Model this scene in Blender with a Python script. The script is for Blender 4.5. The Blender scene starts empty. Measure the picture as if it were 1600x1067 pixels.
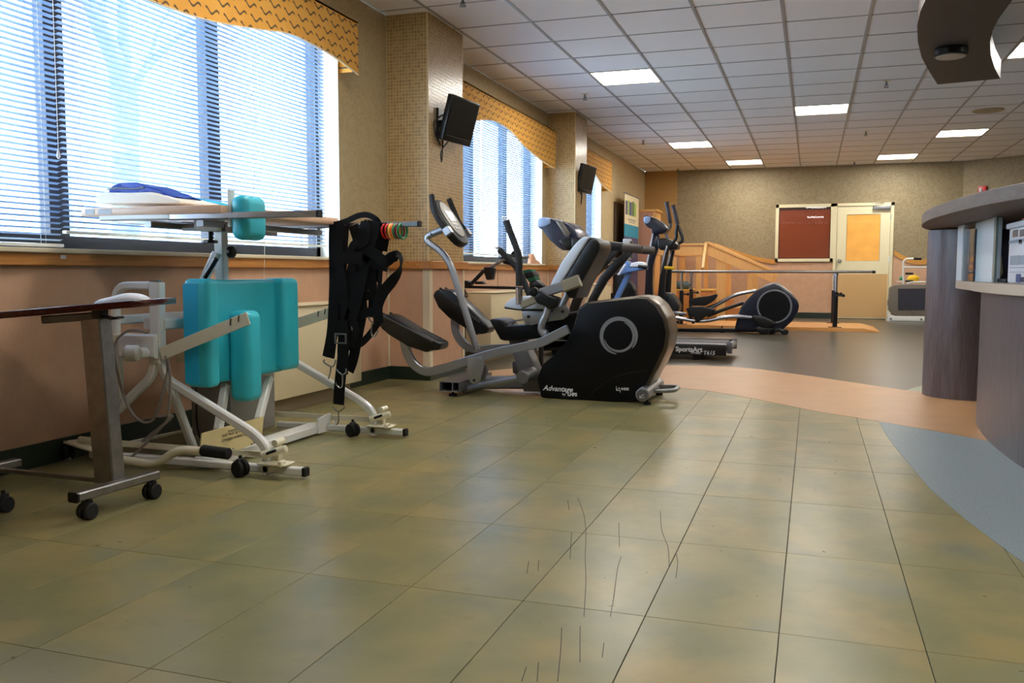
import bpy, bmesh, math, random
from mathutils import Vector, Matrix
random.seed(7)
SC = bpy.context.scene
COL = SC.collection

# ------------------------------------------------------------------ camera
FPX, YAW, PITCH, ROLL, CAMH = 1387.0, .3256, .078, .002, .82
_f = Vector((-math.sin(YAW)*math.cos(PITCH), math.cos(YAW)*math.cos(PITCH), -math.sin(PITCH)))
_r0 = Vector((math.cos(YAW), math.sin(YAW), 0)); _u0 = _r0.cross(_f)
_r = _r0*math.cos(ROLL)+_u0*math.sin(ROLL); _u = -_r0*math.sin(ROLL)+_u0*math.cos(ROLL)
cd = bpy.data.cameras.new('camera'); cam = bpy.data.objects.new('camera', cd); COL.objects.link(cam)
cd.sensor_width = 36; cd.lens = 36*FPX/1600; cd.clip_start = .05; cd.clip_end = 200
cam.matrix_world = Matrix(((_r.x,_u.x,-_f.x,0),(_r.y,_u.y,-_f.y,0),(_r.z,_u.z,-_f.z,CAMH),(0,0,0,1)))
SC.camera = cam

# ------------------------------------------------------------------ world, light, exposure
w = bpy.data.worlds.new('world'); SC.world = w; w.use_nodes = True
bg = w.node_tree.nodes['Background']; bg.inputs[0].default_value = (.66,.83,1,1); bg.inputs[1].default_value = 5.8
SC.view_settings.view_transform = 'Standard'; SC.view_settings.look = 'None'
SC.view_settings.gamma = 1; SC.view_settings.use_curve_mapping = False
SC.view_settings.exposure = 1.6
LAMP = 12.0
LAMPCOL = (1,.95,.87,1)
for (yc, L) in ((3.75,3.3),(8.68,3.0),(12.35,1.9)):     # daylight portals in the window openings
    ld = bpy.data.lights.new('window_portal','AREA'); ld.shape='RECTANGLE'; ld.size=L; ld.size_y=1.5
    ld.cycles.is_portal = True
    o = bpy.data.objects.new('window_portal', ld); COL.objects.link(o)
    o.location=(-3.34,yc,1.7); o.rotation_euler=(math.pi/2,0,-math.pi/2)

# ------------------------------------------------------------------ helpers
def ray(x,y): return _f + _r*((x-800)/FPX) - _u*((y-533.5)/FPX)
C0 = Vector((0,0,CAMH))
def P(x,y,X=None,Y=None,Z=None):
    d = ray(x,y)
    t = X/d.x if X is not None else Y/d.y if Y is not None else (Z-CAMH)/d.z
    return C0+d*t
def PY(pts,Y): return [P(a,b,Y=Y) for a,b in pts]
def PX(pts,X): return [P(a,b,X=X) for a,b in pts]
def PZ(pts,Z): return [P(a,b,Z=Z) for a,b in pts]

MATS = {}
def mat(name, col, rough=.5, metal=0, spec=.5, bump=0, bscale=200, var=0, vscale=8, emit=0, coat=0, col2=None, trans=0):
    if name in MATS: return MATS[name]
    m = bpy.data.materials.new(name); m.use_nodes = True; nt = m.node_tree; b = nt.nodes['Principled BSDF']
    c = tuple((v/255)**2.2 for v in col)+(1,)
    b.inputs['Base Color'].default_value = c; b.inputs['Roughness'].default_value = rough
    b.inputs['Metallic'].default_value = metal; b.inputs['Specular IOR Level'].default_value = spec
    b.inputs['Coat Weight'].default_value = coat
    if emit: b.inputs['Emission Color'].default_value = c; b.inputs['Emission Strength'].default_value = emit
    tc = nt.nodes.new('ShaderNodeNewGeometry')
    if var or col2:
        n = nt.nodes.new('ShaderNodeTexNoise'); n.inputs['Scale'].default_value = vscale; n.inputs['Detail'].default_value = 5
        nt.links.new(tc.outputs['Position'], n.inputs['Vector'])
        mx = nt.nodes.new('ShaderNodeMix'); mx.data_type='RGBA'
        mx.inputs[6].default_value = c
        mx.inputs[7].default_value = (tuple((v/255)**2.2 for v in col2)+(1,)) if col2 else tuple(v*(1-var) for v in c[:3])+(1,)
        rm = nt.nodes.new('ShaderNodeMapRange'); rm.inputs[1].default_value=.35; rm.inputs[2].default_value=.65
        nt.links.new(n.outputs[0], rm.inputs[0]); nt.links.new(rm.outputs[0], mx.inputs[0])
        nt.links.new(mx.outputs[2], b.inputs['Base Color'])
    if bump:
        n2 = nt.nodes.new('ShaderNodeTexNoise'); n2.inputs['Scale'].default_value = bscale
        nt.links.new(tc.outputs['Position'], n2.inputs['Vector'])
        bp = nt.nodes.new('ShaderNodeBump'); bp.inputs['Strength'].default_value = bump; bp.inputs['Distance'].default_value = .003
        nt.links.new(n2.outputs[0], bp.inputs['Height']); nt.links.new(bp.outputs[0], b.inputs['Normal'])
    MATS[name] = m
    return m
def bsdf(m): return m.node_tree.nodes['Principled BSDF']
def wood(name, c1, c2, rough=.45, axis='X', scale=6, stretch=14, coat=.1):
    m = mat(name, c1, rough, coat=coat); nt = m.node_tree
    g = nt.nodes.new('ShaderNodeNewGeometry'); mp = nt.nodes.new('ShaderNodeMapping')
    s = [stretch]*3; s['XYZ'.index(axis)] = 1.0
    mp.inputs['Scale'].default_value = [v*scale/6 for v in s]
    n = nt.nodes.new('ShaderNodeTexNoise'); n.inputs['Scale'].default_value = 4; n.inputs['Detail'].default_value = 6; n.inputs['Distortion'].default_value=.6
    rp = nt.nodes.new('ShaderNodeValToRGB')
    rp.color_ramp.elements[0].position=.3; rp.color_ramp.elements[1].position=.7
    rp.color_ramp.elements[0].color=tuple((v/255)**2.2 for v in c1)+(1,); rp.color_ramp.elements[1].color=tuple((v/255)**2.2 for v in c2)+(1,)
    nt.links.new(g.outputs['Position'], mp.inputs[0]); nt.links.new(mp.outputs[0], n.inputs['Vector'])
    nt.links.new(n.outputs[0], rp.inputs[0]); nt.links.new(rp.outputs[0], bsdf(m).inputs['Base Color'])
    return m

def finish(bm, name, m, parent=None, origin=None, smooth=40):
    """link the bmesh as one object; mesh kept in the coordinates of its thing"""
    if origin is None and parent is not None: origin = Vector(parent.get('org', (0,0,0)))
    if origin is not None: bmesh.ops.translate(bm, verts=bm.verts, vec=-Vector(origin))
    bmesh.ops.recalc_face_normals(bm, faces=bm.faces)
    me = bpy.data.meshes.new(name); bm.to_mesh(me); bm.free()
    if m: me.materials.append(m)
    if smooth:
        me.polygons.foreach_set('use_smooth',[True]*len(me.polygons)); me.set_sharp_from_angle(angle=math.radians(smooth))
    o = bpy.data.objects.new(name, me); COL.objects.link(o)
    if parent is not None: o.parent = parent; o['org'] = list(origin)
    return o
def thing(name, label, cat, loc, group=None):
    o = bpy.data.objects.new(name, None); COL.objects.link(o); o.location = loc; o['org'] = list(loc)
    o.empty_display_size=.1
    o['label']=label; o['category']=cat
    if group: o['group']=group
    return o
def single(bm, name, m, label, cat, group=None, loc=None, smooth=40):
    loc = Vector(loc) if loc else Vector((0,0,0))
    o = finish(bm, name, m, None, loc, smooth); o.location = loc; o['org']=list(loc)
    o['label']=label; o['category']=cat
    if group: o['group']=group
    return o
def struct(bm, name, m, smooth=30, parent=None):
    o = finish(bm, name, m, parent, Vector((0,0,0)), smooth)
    if parent is None: o['kind']='structure'
    return o
def new(): return bmesh.new()
def _merge(bm, tmp, mtx=None):
    if mtx is not None: bmesh.ops.transform(tmp, matrix=mtx, verts=tmp.verts)
    me = bpy.data.meshes.new('t'); tmp.to_mesh(me); tmp.free(); bm.from_mesh(me); bpy.data.meshes.remove(me)
def box(bm, a, b, bev=0, seg=2, mtx=None):
    t = new(); bmesh.ops.create_cube(t, size=1)
    a=Vector(a); b=Vector(b); c=(a+b)/2; s=[abs(b[i]-a[i]) for i in range(3)]
    bmesh.ops.transform(t, matrix=Matrix.Translation(c)@Matrix.Diagonal((*s,1)), verts=t.verts)
    if bev: bmesh.ops.bevel(t, geom=t.edges[:], offset=min(bev,min(s)*.49), segments=seg, affect='EDGES', profile=.5)
    _merge(bm,t,mtx); return bm
def slab(bm, pts, d, bev=0, seg=2):
    """polygon (list of Vectors) extruded along vector d"""
    t = new(); d=Vector(d)
    v0=[t.verts.new(p) for p in pts]; v1=[t.verts.new(Vector(p)+d) for p in pts]
    t.faces.new(v0); t.faces.new(v1[::-1])
    n=len(pts)
    for i in range(n): t.faces.new((v0[i],v1[i],v1[(i+1)%n],v0[(i+1)%n]))
    bmesh.ops.recalc_face_normals(t, faces=t.faces)
    if bev:
        bmesh.ops.bevel(t, geom=[e for e in t.edges], offset=bev, segments=seg, affect='EDGES', profile=.5, clamp_overlap=True)
    bmesh.ops.triangulate(t, faces=[f for f in t.faces if len(f.verts)>4])
    _merge(bm,t); return bm
def fillet(pts, r, n=5):
    out=[pts[0]]
    for i in range(1,len(pts)-1):
        a,b,c=Vector(pts[i-1]),Vector(pts[i]),Vector(pts[i+1])
        l=min(r,(a-b).length*.49,(c-b).length*.49); p=b+(a-b).normalized()*l; q=b+(c-b).normalized()*l
        for k in range(n+1):
            t=k/n; out.append(p*(1-t)**2+b*2*t*(1-t)+q*t*t)
    out.append(pts[-1]); return [Vector(p) for p in out]
def smoothc(pts, n=6):
    pts=[Vector(p) for p in pts]; out=[]
    q=[pts[0]*2-pts[1]]+pts+[pts[-1]*2-pts[-2]]
    for i in range(1,len(q)-2):
        for k in range(n):
            t=k/n; a,b,c,d=q[i-1:i+3]
            out.append(.5*((2*b)+(c-a)*t+(2*a-5*b+4*c-d)*t*t+(3*b-a-3*c+d)*t**3))
    out.append(pts[-1]); return out
def sweep(bm, pts, prof, up=None, scale=None, cap=True):
    """prof: list of (a,b) in the section plane; up: fixed vector that the b axis follows"""
    pts=[Vector(p) for p in pts]; rings=[]
    N=None
    for i,p in enumerate(pts):
        T=(pts[min(i+1,len(pts)-1)]-pts[max(i-1,0)]).normalized()
        if up is not None:
            u = up[i] if isinstance(up,list) else up
            u=Vector(u); A=T.cross(u)
            A = A.normalized() if A.length>1e-5 else T.orthogonal().normalized(); B=A.cross(T).normalized()
        else:
            if N is None: N=T.orthogonal().normalized()
            N=(N-T*N.dot(T)).normalized(); A=N; B=T.cross(N)
        s = scale[i] if scale else 1
        rings.append([bm.verts.new(p+A*(a*s)+B*(b*s)) for a,b in prof])
    n=len(prof)
    for i in range(len(rings)-1):
        for k in range(n): bm.faces.new((rings[i][k],rings[i][(k+1)%n],rings[i+1][(k+1)%n],rings[i+1][k]))
    if cap: bm.faces.new(rings[0][::-1]); bm.faces.new(rings[-1])
    return bm
def circ(r,n=12): return [(r*math.cos(2*math.pi*k/n), r*math.sin(2*math.pi*k/n)) for k in range(n)]
def rect(w,h,c=.15):
    c=min(w,h)*c; w/=2; h/=2
    return [(w,h-c),(w-c,h),(-w+c,h),(-w,h-c),(-w,-h+c),(-w+c,-h),(w-c,-h),(w,-h+c)]
def tube(bm, pts, r, n=12, scale=None): return sweep(bm, pts, circ(r,n), scale=scale)
def bar(bm, pts, w, h, up=(0,0,1)): return sweep(bm, pts, rect(w,h), up=up)
def cyl(bm, a, b, r, n=20, bev=0): 
    a=Vector(a); b=Vector(b); d=(b-a).normalized()
    if bev:
        return sweep(bm,[a,a+d*bev,b-d*bev,b],circ(r,n),scale=[(r-bev)/r,1,1,(r-bev)/r])
    return sweep(bm,[a,b],circ(r,n))
def disc_y(bm, c, r, t, n=32, bev=0):   # disc with axis along Y, from c to c+t
    return cyl(bm, c, Vector(c)+Vector((0,t,0)), r, n, bev)
def torus(bm, c, axis, R, r, n=28, m=8, a0=0, a1=360, scale=None):
    axis=Vector(axis).normalized(); A=axis.orthogonal().normalized(); B=axis.cross(A)
    full = abs(a1-a0)>=360; cnt = n if full else n+1
    rings=[]
    for i in range(cnt):
        th=math.radians(a0+(a1-a0)*i/n); rd=A*math.cos(th)+B*math.sin(th)
        s = scale(i/n) if scale else 1
        rings.append([bm.verts.new(Vector(c)+rd*(R+r*s*math.cos(2*math.pi*k/m))+axis*(r*s*math.sin(2*math.pi*k/m))) for k in range(m)])
    for i in range(cnt if full else cnt-1):
        a,b=rings[i],rings[(i+1)%cnt]
        for k in range(m): bm.faces.new((a[k],a[(k+1)%m],b[(k+1)%m],b[k]))
    if not full: bm.faces.new(rings[0][::-1]); bm.faces.new(rings[-1])
    return bm
def ribbon(bm, pts, width, normal=(0,-1,0), th=.0022, n=5):
    """flat webbing along pts; normal: direction its flat side faces"""
    pts=smoothc(pts,n); h=width/2
    nn = normal
    return sweep(bm, pts, [(h,th),(-h,th),(-h,-th),(h,-th)], up=nn)
def text(body, size, loc, rot, m, parent, name='lettering', bold=0, shear=0, ext=.0008, align='LEFT'):
    cu=bpy.data.curves.new(name,'FONT'); cu.body=body; cu.size=size; cu.extrude=ext; cu.offset=bold; cu.shear=shear; cu.align_x=align; cu.resolution_u=2
    cu.materials.append(m); tmp=bpy.data.objects.new('tmp',cu); me=bpy.data.meshes.new_from_object(tmp); me.name=name
    bpy.data.objects.remove(tmp); bpy.data.curves.remove(cu)
    o=bpy.data.objects.new(name,me); COL.objects.link(o)
    org=Vector(parent['org']) if parent and 'org' in parent.keys() else Vector((0,0,0))
    o.location=Vector(loc)-org; o.rotation_euler=rot; o.parent=parent
    return o
def dup(o, parent=None):
    c=o.copy(); COL.objects.link(c); c.parent=parent
    return c

# ------------------------------------------------------------------ materials
M_wallup = mat('olive_tan_wallpaper',(176,158,118),.55,bump=.35,bscale=26,var=.18,vscale=14)
M_wallback = mat('olive_leaf_wallpaper',(190,172,128),.6,bump=.2,bscale=30)
def leafpaper(m, ca, cb):
    nt=m.node_tree; g=nt.nodes.new('ShaderNodeNewGeometry')
    n=nt.nodes.new('ShaderNodeTexNoise'); n.inputs['Scale'].default_value=7; n.inputs['Detail'].default_value=3; n.inputs['Distortion'].default_value=2.5
    r=nt.nodes.new('ShaderNodeValToRGB'); e=r.color_ramp.elements
    e[0].position=.42; e[1].position=.6; e.new(.5)
    A=tuple((v/255)**2.2 for v in ca)+(1,); B=tuple((v/255)**2.2 for v in cb)+(1,)
    e[0].color=A; e[1].color=B; e[2].color=A
    nt.links.new(g.outputs['Position'],n.inputs['Vector']); nt.links.new(n.outputs[0],r.inputs[0]); nt.links.new(r.outputs[0],bsdf(m).inputs['Base Color'])
leafpaper(M_wallback,(136,121,92),(150,136,107)); leafpaper(M_wallup,(178,158,118),(190,171,130))
M_walllow = mat('salmon_tan_wallcovering',(204,162,130),.6,bump=.35,bscale=60,var=.08,vscale=10)
M_corner = mat('amber_wallpaper',(176,138,84),.6,bump=.2,bscale=40)
M_base = mat('dark_green_vinyl_base',(36,50,40),.4,var=.15)
M_rail = wood('honey_wood_rail',(176,112,52),(200,138,72),.4,'Y')
M_cream = mat('cream_paint',(226,212,180),.45,var=.04)
M_cover = mat('cream_metal_cover',(226,208,168),.4,var=.04,vscale=3)
M_bronze = mat('dark_bronze_window_frame',(52,50,56),.45,metal=.3)
M_slat = mat('pale_blind_slat',(132,154,182),.4)
M_white = mat('white_powder_coat',(228,228,222),.3,coat=.2,var=.03,vscale=20)
M_whitecream = mat('cream_powder_coat',(232,224,196),.35,coat=.2,var=.04,vscale=30)
M_panelcream = mat('cream_plastic_panel',(224,204,150),.45)
M_chrome = mat('brushed_chrome',(190,190,196),.25,metal=1,var=.12,vscale=30)
M_steel = mat('worn_steel',(150,148,146),.35,metal=1,var=.2,vscale=25)
M_black = mat('black_plastic',(16,17,19),.35,var=.2)
M_blackm = mat('black_satin_metal',(24,25,28),.3,metal=.2)
M_rubber = mat('black_rubber',(20,20,21),.75,bump=.2,bscale=300)
M_strap = mat('black_webbing',(24,24,27),.85,bump=.6,bscale=900,spec=.25)
M_blk_nylon = mat('black_nylon',(14,14,16),.7)
M_teal = mat('turquoise_vinyl',(58,192,212),.42,bump=.12,bscale=240,var=.08,vscale=6)
M_teal2 = mat('turquoise_vinyl_side',(34,180,226),.42,bump=.12,bscale=240)
M_silver = mat('silver_paint_metal',(150,152,156),.35,metal=.7,bump=.05,bscale=400)
M_greym = mat('grey_paint_metal',(110,110,112),.4,metal=.5)
M_silverblue = mat('silver_upholstery',(186,194,206),.4,var=.08)
M_hous = mat('black_housing_plastic',(13,14,18),.38,spec=.25,bump=.05,bscale=500)
M_housblue = mat('navy_black_housing',(18,22,38),.3,bump=.05,bscale=500)
M_rim = mat('bronze_grey_rim',(96,86,74),.28,metal=.5)
M_bevelgrey = mat('grey_emblem',(112,114,118),.5)
M_tread = mat('grey_tread_mat',(66,64,62),.7,bump=1,bscale=160,var=.5,vscale=120)
M_screen = mat('grey_lcd',(96,104,112),.25)
M_consface = mat('beige_console_face',(176,172,160),.4)
M_tvscreen = mat('black_tv_screen',(20,19,20),.32,spec=.4)
M_lettering = mat('white_print',(215,215,215),.5)
M_darkprint = mat('dark_print',(60,52,44),.7)
M_tabletop = wood('dark_mahogany_top',(58,20,16),(74,30,24),.22,'X',coat=.4)
M_board = wood('beech_board',(222,176,140),(232,192,158),.45,'X')
M_stairwood = wood('oak_stair_wood',(214,158,92),(228,178,112),.4,'Z')
M_stepwood = wood('orange_step_wood',(188,112,48),(202,130,60),.45,'X')
M_platwood = wood('pine_platform_wood',(216,150,84),(230,172,108),.3,'X')
M_counter = wood('grey_brown_laminate',(82,72,74),(104,94,96),.38,'Z',scale=9,stretch=10,coat=0)
M_countertop = wood('grey_brown_top',(92,80,70),(108,94,84),.55,'Y',scale=5,coat=0)
M_ctedge = wood('grey_brown_top_edge',(112,96,86),(126,110,98),.35,'Y',scale=5)
M_shelf = mat('taupe_laminate_shelf',(190,172,152),.4)
M_whitepanel = mat('white_laminate',(214,222,228),.35)
M_soffit = wood('dark_brown_soffit',(50,42,40),(60,52,48),.5,'X',coat=0)
M_towel = mat('white_towel',(236,228,214),.95,bump=1,bscale=220)
M_cloth = mat('white_cloth',(226,230,240),.9,bump=.3,bscale=120)
M_bluebag = mat('royal_blue_nylon',(20,62,168),.5,bump=.3,bscale=60,var=.3,vscale=14)
M_navy = mat('navy_binder',(18,24,60),.45)
M_cable = mat('grey_cable',(138,130,122),.5)
M_yellow = mat('yellow_plastic',(238,190,24),.4); M_green=mat('green_plastic',(30,130,80),.3); M_red=mat('red_plastic',(205,30,36),.3)
M_orange=mat('orange_plastic',(240,110,40),.3); M_ygold=mat('yellow_ring',(246,190,90),.3); M_maroon=mat('maroon_plastic',(100,24,44),.3)
M_doorpaint = mat('cream_door_paint',(226,216,178),.4); M_kick=mat('tan_kick_panel',(204,166,112),.5)
M_redblind = mat('red_brown_blind',(150,66,24),.5)
M_knob = mat('satin_nickel',(190,190,186),.25,metal=1)
M_trunk = mat('grey_bark',(92,100,106),.9,bump=1,bscale=12,var=.3)
M_ground = mat('pale_ground',(190,194,196),.9,var=.12,vscale=.4)
M_grid = mat('ceiling_grid_metal',(160,156,152),.5)
M_vinyl_dark = mat('dark_grey_vinyl_floor',(82,76,64),.3,bump=.12,bscale=90,var=.2,vscale=1.6)
M_peach = mat('peach_vinyl_floor',(186,142,100),.34,bump=.1,bscale=90,var=.1,vscale=5)
M_blue = mat('blue_grey_speckled_floor',(116,130,136),.42,bump=.15,bscale=120,col2=(138,150,154),vscale=160)
M_greenpatch = mat('pale_green_vinyl_floor',(148,156,132),.34,var=.08)
M_grout = mat('floor_joint',(46,44,34),.8)
M_bluesteel = mat('pale_blue_paint',(92,128,184),.35,coat=.3); M_palegrey=mat('pale_grey_plastic',(214,214,220),.4)
M_netgrey = mat('grey_rebounder_skirt',(112,104,92),.6,bump=.4,bscale=90); M_netdark=mat('charcoal_mesh_mat',(52,52,62),.7,bump=.5,bscale=300)
M_darkbrown = mat('dark_brown_rect',(60,44,24),.5)
M_pinkcab = mat('pink_beige_laminate',(190,140,118),.5,var=.05)

def floortile():
    m=mat('green_mottled_floor_tile',(120,112,80),.3); nt=m.node_tree; b=bsdf(m)
    g=nt.nodes.new('ShaderNodeNewGeometry'); oi=nt.nodes.new('ShaderNodeObjectInfo')
    ad=nt.nodes.new('ShaderNodeVectorMath'); ad.operation='MULTIPLY_ADD'
    cb=nt.nodes.new('ShaderNodeCombineXYZ'); mu=nt.nodes.new('ShaderNodeMath'); mu.operation='MULTIPLY'; mu.inputs[1].default_value=.9
    nt.links.new(oi.outputs['Random'],mu.inputs[0]); nt.links.new(mu.outputs[0],cb.inputs[2])
    ad.inputs[1].default_value=(1,1,1); nt.links.new(g.outputs['Position'],ad.inputs[0]); nt.links.new(cb.outputs[0],ad.inputs[2])
    def N(sc,det=4,dis=0):
        n=nt.nodes.new('ShaderNodeTexNoise'); n.inputs['Scale'].default_value=sc; n.inputs['Detail'].default_value=det; n.inputs['Distortion'].default_value=dis
        nt.links.new(ad.outputs[0],n.inputs['Vector']); return n
    def S(v): return tuple((x/255)**2.2 for x in v)+(1,)
    n1=N(3.4,2,.2); n2=N(4.2,2,.2); n3=N(26,5); 
    def mix(a,b_,f,lo,hi):
        mr=nt.nodes.new('ShaderNodeMapRange'); mr.inputs[1].default_value=lo; mr.inputs[2].default_value=hi; nt.links.new(f,mr.inputs[0])
        x=nt.nodes.new('ShaderNodeMix'); x.data_type='RGBA'; nt.links.new(mr.outputs[0],x.inputs[0])
        for i,v in ((6,a),(7,b_)):
            if isinstance(v,tuple): x.inputs[i].default_value=v
            else: nt.links.new(v,x.inputs[i])
        return x.outputs[2]
    b.inputs['Specular IOR Level'].default_value=.4
    c=mix(S((118,115,80)),S((138,128,86)),n1.outputs[0],.38,.62)
    c=mix(c,S((156,136,86)),n2.outputs[0],.52,.85)
    n4=N(3.6,2,.2); c=mix(c,S((106,116,104)),n4.outputs[0],.58,.9)
    c=mix(c,S((92,92,66)),n3.outputs[0],.6,1.4)
    nt.links.new(c,b.inputs['Base Color'])
    n5=N(38,4,.6); bp=nt.nodes.new('ShaderNodeBump'); bp.inputs['Strength'].default_value=.13; bp.inputs['Distance'].default_value=.002
    nt.links.new(n5.outputs[0],bp.inputs['Height']); nt.links.new(bp.outputs[0],b.inputs['Normal'])
    mr=nt.nodes.new('ShaderNodeMapRange'); mr.inputs[3].default_value=.25; mr.inputs[4].default_value=.34; nt.links.new(n3.outputs[0],mr.inputs[0]); nt.links.new(mr.outputs[0],b.inputs['Roughness'])
    return m
M_tile=floortile()
def ceiltile():
    m=mat('white_mineral_ceiling_tile',(236,234,234),.8,bump=.5,bscale=260); return m
M_ceil=ceiltile()
def mosaic():
    m=mat('tan_glass_mosaic',(150,126,84),.28); nt=m.node_tree
    g=nt.nodes.new('ShaderNodeNewGeometry'); wn=nt.nodes.new('ShaderNodeTexWhiteNoise')
    sn=nt.nodes.new('ShaderNodeVectorMath'); sn.operation='SNAP'; sn.inputs[1].default_value=(.025,.025,.025)
    at=nt.nodes.new('ShaderNodeAttribute'); at.attribute_name='tone'
    r=nt.nodes.new('ShaderNodeValToRGB'); e=r.color_ramp.elements
    e[0].color=tuple((x/255)**2.2 for x in (166,138,92))+(1,); e[1].color=tuple((x/255)**2.2 for x in (196,164,112))+(1,)
    nt.links.new(at.outputs['Fac'],r.inputs[0]); nt.links.new(r.outputs[0],bsdf(m).inputs['Base Color']); return m
M_mosaic=mosaic(); M_mgrout=mat('pale_mosaic_grout',(224,200,154),.7)
def fabric():
    m=mat('gold_squiggle_fabric',(206,146,54),.8,bump=.3,bscale=300); nt=m.node_tree
    g=nt.nodes.new('ShaderNodeNewGeometry'); sx=nt.nodes.new('ShaderNodeSeparateXYZ'); nt.links.new(g.outputs['Position'],sx.inputs[0])
    def MA(op,a,b=None,c=None):
        n=nt.nodes.new('ShaderNodeMath'); n.operation=op
        for i,v in enumerate((a,b,c)):
            if v is None: continue
            if isinstance(v,(int,float)): n.inputs[i].default_value=v
            else: nt.links.new(v,n.inputs[i])
        return n.outputs[0]
    y=sx.outputs[1]; z=sx.outputs[2]
    def layer(px,pz,ox,oz):
        # squiggle strokes: rows in z, strokes in y
        zz=MA('ADD',MA('DIVIDE',z,pz),oz); row=MA('FLOOR',zz); fz=MA('SUBTRACT',MA('FRACT',zz),.5)
        yy=MA('ADD',MA('DIVIDE',y,px),MA('ADD',MA('MULTIPLY',row,.37),ox)); fy=MA('FRACT',yy)
        wv=MA('MULTIPLY',MA('SINE',MA('MULTIPLY',fy,10.5)),.2)
        d=MA('ABSOLUTE',MA('SUBTRACT',fz,wv))
        a=MA('LESS_THAN',d,.10); e1=MA('GREATER_THAN',fy,.12); e2=MA('LESS_THAN',fy,.88)
        return MA('MULTIPLY',a,MA('MULTIPLY',e1,e2))
    s=MA('MAXIMUM',layer(.145,.062,.0,.0),0.0)
    x=nt.nodes.new('ShaderNodeMix'); x.data_type='RGBA'; nt.links.new(s,x.inputs[0])
    n=nt.nodes.new('ShaderNodeTexNoise'); n.inputs['Scale'].default_value=5; nt.links.new(g.outputs['Position'],n.inputs['Vector'])
    bx=nt.nodes.new('ShaderNodeMix'); bx.data_type='RGBA'; nt.links.new(n.outputs[0],bx.inputs[0])
    bx.inputs[6].default_value=tuple((v/255)**2.2 for v in (214,146,52))+(1,); bx.inputs[7].default_value=tuple((v/255)**2.2 for v in (226,172,84))+(1,)
    nt.links.new(bx.outputs[2],x.inputs[6]); x.inputs[7].default_value=tuple((v/255)**2.2 for v in (96,78,52))+(1,)
    nt.links.new(x.outputs[2],bsdf(m).inputs['Base Color']); return m
M_fabric=fabric()
def glass(name, tint=(1,1,1), gl=.12):
    m=bpy.data.materials.new(name); m.use_nodes=True; nt=m.node_tree; nt.nodes.clear()
    out=nt.nodes.new('ShaderNodeOutputMaterial'); t=nt.nodes.new('ShaderNodeBsdfTransparent'); t.inputs[0].default_value=(*tint,1)
    g=nt.nodes.new('ShaderNodeBsdfGlossy'); g.inputs['Roughness'].default_value=.02
    lw=nt.nodes.new('ShaderNodeLayerWeight'); lw.inputs[0].default_value=.5
    pw=nt.nodes.new('ShaderNodeMath'); pw.operation='POWER'; pw.inputs[1].default_value=5; nt.links.new(lw.outputs['Facing'],pw.inputs[0])
    ml=nt.nodes.new('ShaderNodeMath'); ml.operation='MULTIPLY_ADD'; ml.inputs[1].default_value=.92; ml.inputs[2].default_value=.03; nt.links.new(pw.outputs[0],ml.inputs[0])
    mx=nt.nodes.new('ShaderNodeMixShader'); nt.links.new(ml.outputs[0],mx.inputs[0]); nt.links.new(t.outputs[0],mx.inputs[1]); nt.links.new(g.outputs[0],mx.inputs[2])
    nt.links.new(mx.outputs[0],out.inputs[0]); MATS[name]=m; return m
M_glass=glass('window_glass',(.96,.98,1))
def emis(name,col,s):
    m=bpy.data.materials.new(name); m.use_nodes=True; nt=m.node_tree; b=bsdf(m)
    b.inputs['Base Color'].default_value=(.8,.8,.8,1); b.inputs['Emission Color'].default_value=col; b.inputs['Emission Strength'].default_value=s
    return m
M_lamp=emis('lit_diffuser',LAMPCOL,LAMP)

# ------------------------------------------------------------------ room shell
WX=-3.07; BY=17.0; CH=2.726
bm=new(); box(bm,(-3.4,-2.5,-.12),(7.5,BY+.2,-.0025)); floor=struct(bm,'floor',M_grout,0)
# green tiles 0.307 x 0.612
TW,TL=.307,.612; tm=None
rows=[2.06+TL*k for k in range(-3,8)]; cols=[-.358+TW*k for k in range(-9,7)]
for y0 in rows:
    for x0 in cols:
        xa=max(x0,WX); 
        if x0+TW<WX+.02 or y0>6.1: continue
        if x0>.75 and y0>2.3: continue
        if tm is None:
            bm=new(); box(bm,(.001,.001,-.003),(TW-.001,TL-.001,0),.0006,1)
            o=finish(bm,'floor_tile',M_tile,floor,Vector((0,0,0)),0); tm=o.data
        else:
            o=bpy.data.objects.new('floor_tile',tm); COL.objects.link(o); o.parent=floor
        o.location=(x0,y0,0)
# dark vinyl at the back, one sheet, front edge along the last row of tiles
ye=rows[-1] if rows[-1]<6.2 else 6.344
ye=max(y for y in rows if y<=6.1)+TL
bm=new(); slab(bm,[Vector(p) for p in ((WX,ye,0),(7.2,ye,0),(7.2,BY,0),(WX,BY,0))],(0,0,-.003)); dark_floor=struct(bm,'floor_sheet_dark',M_vinyl_dark,0,floor)
bm=new(); slab(bm,[Vector(p) for p in ((.871,3.0,0),(7.2,3.0,0),(7.2,ye,0),(.871,ye,0))],(0,0,-.003)); struct(bm,'floor_sheet_desk',M_blue,0,floor)
low=[(706,597),(715,604),(756,609.5),(800,617),(845,622),(920,617),(1000,607),(1050,604.5),(1110,611),(1175,622),(1280,643),(1373,658),(1455,672),(1540,688)]
upp=[(1540,628),(1443,612),(1415,609.5),(1330,597),(1250,585),(1190,577),(1145,573),(1100,571),(1050,570.5),(990,571),(900,574),(799,576),(764,579),(730,584)]
pl=[P(a,b,Z=.0012) for a,b in low]+[Vector((1.6,4.9,.0012)),Vector((1.6,6.2,.0012))]+[P(a,b,Z=.0012) for a,b in upp]
bm=new(); slab(bm,pl,(0,0,-.0035)); struct(bm,'floor_inlay_peach',M_peach,0,floor)
bl=[P(a,b,Z=.0012) for a,b in ((1373,658),(1385,680),(1400,700),(1415,718),(1435,742),(1455,765),(1480,787),(1510,812),(1560,850),(1598,878))]
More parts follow.
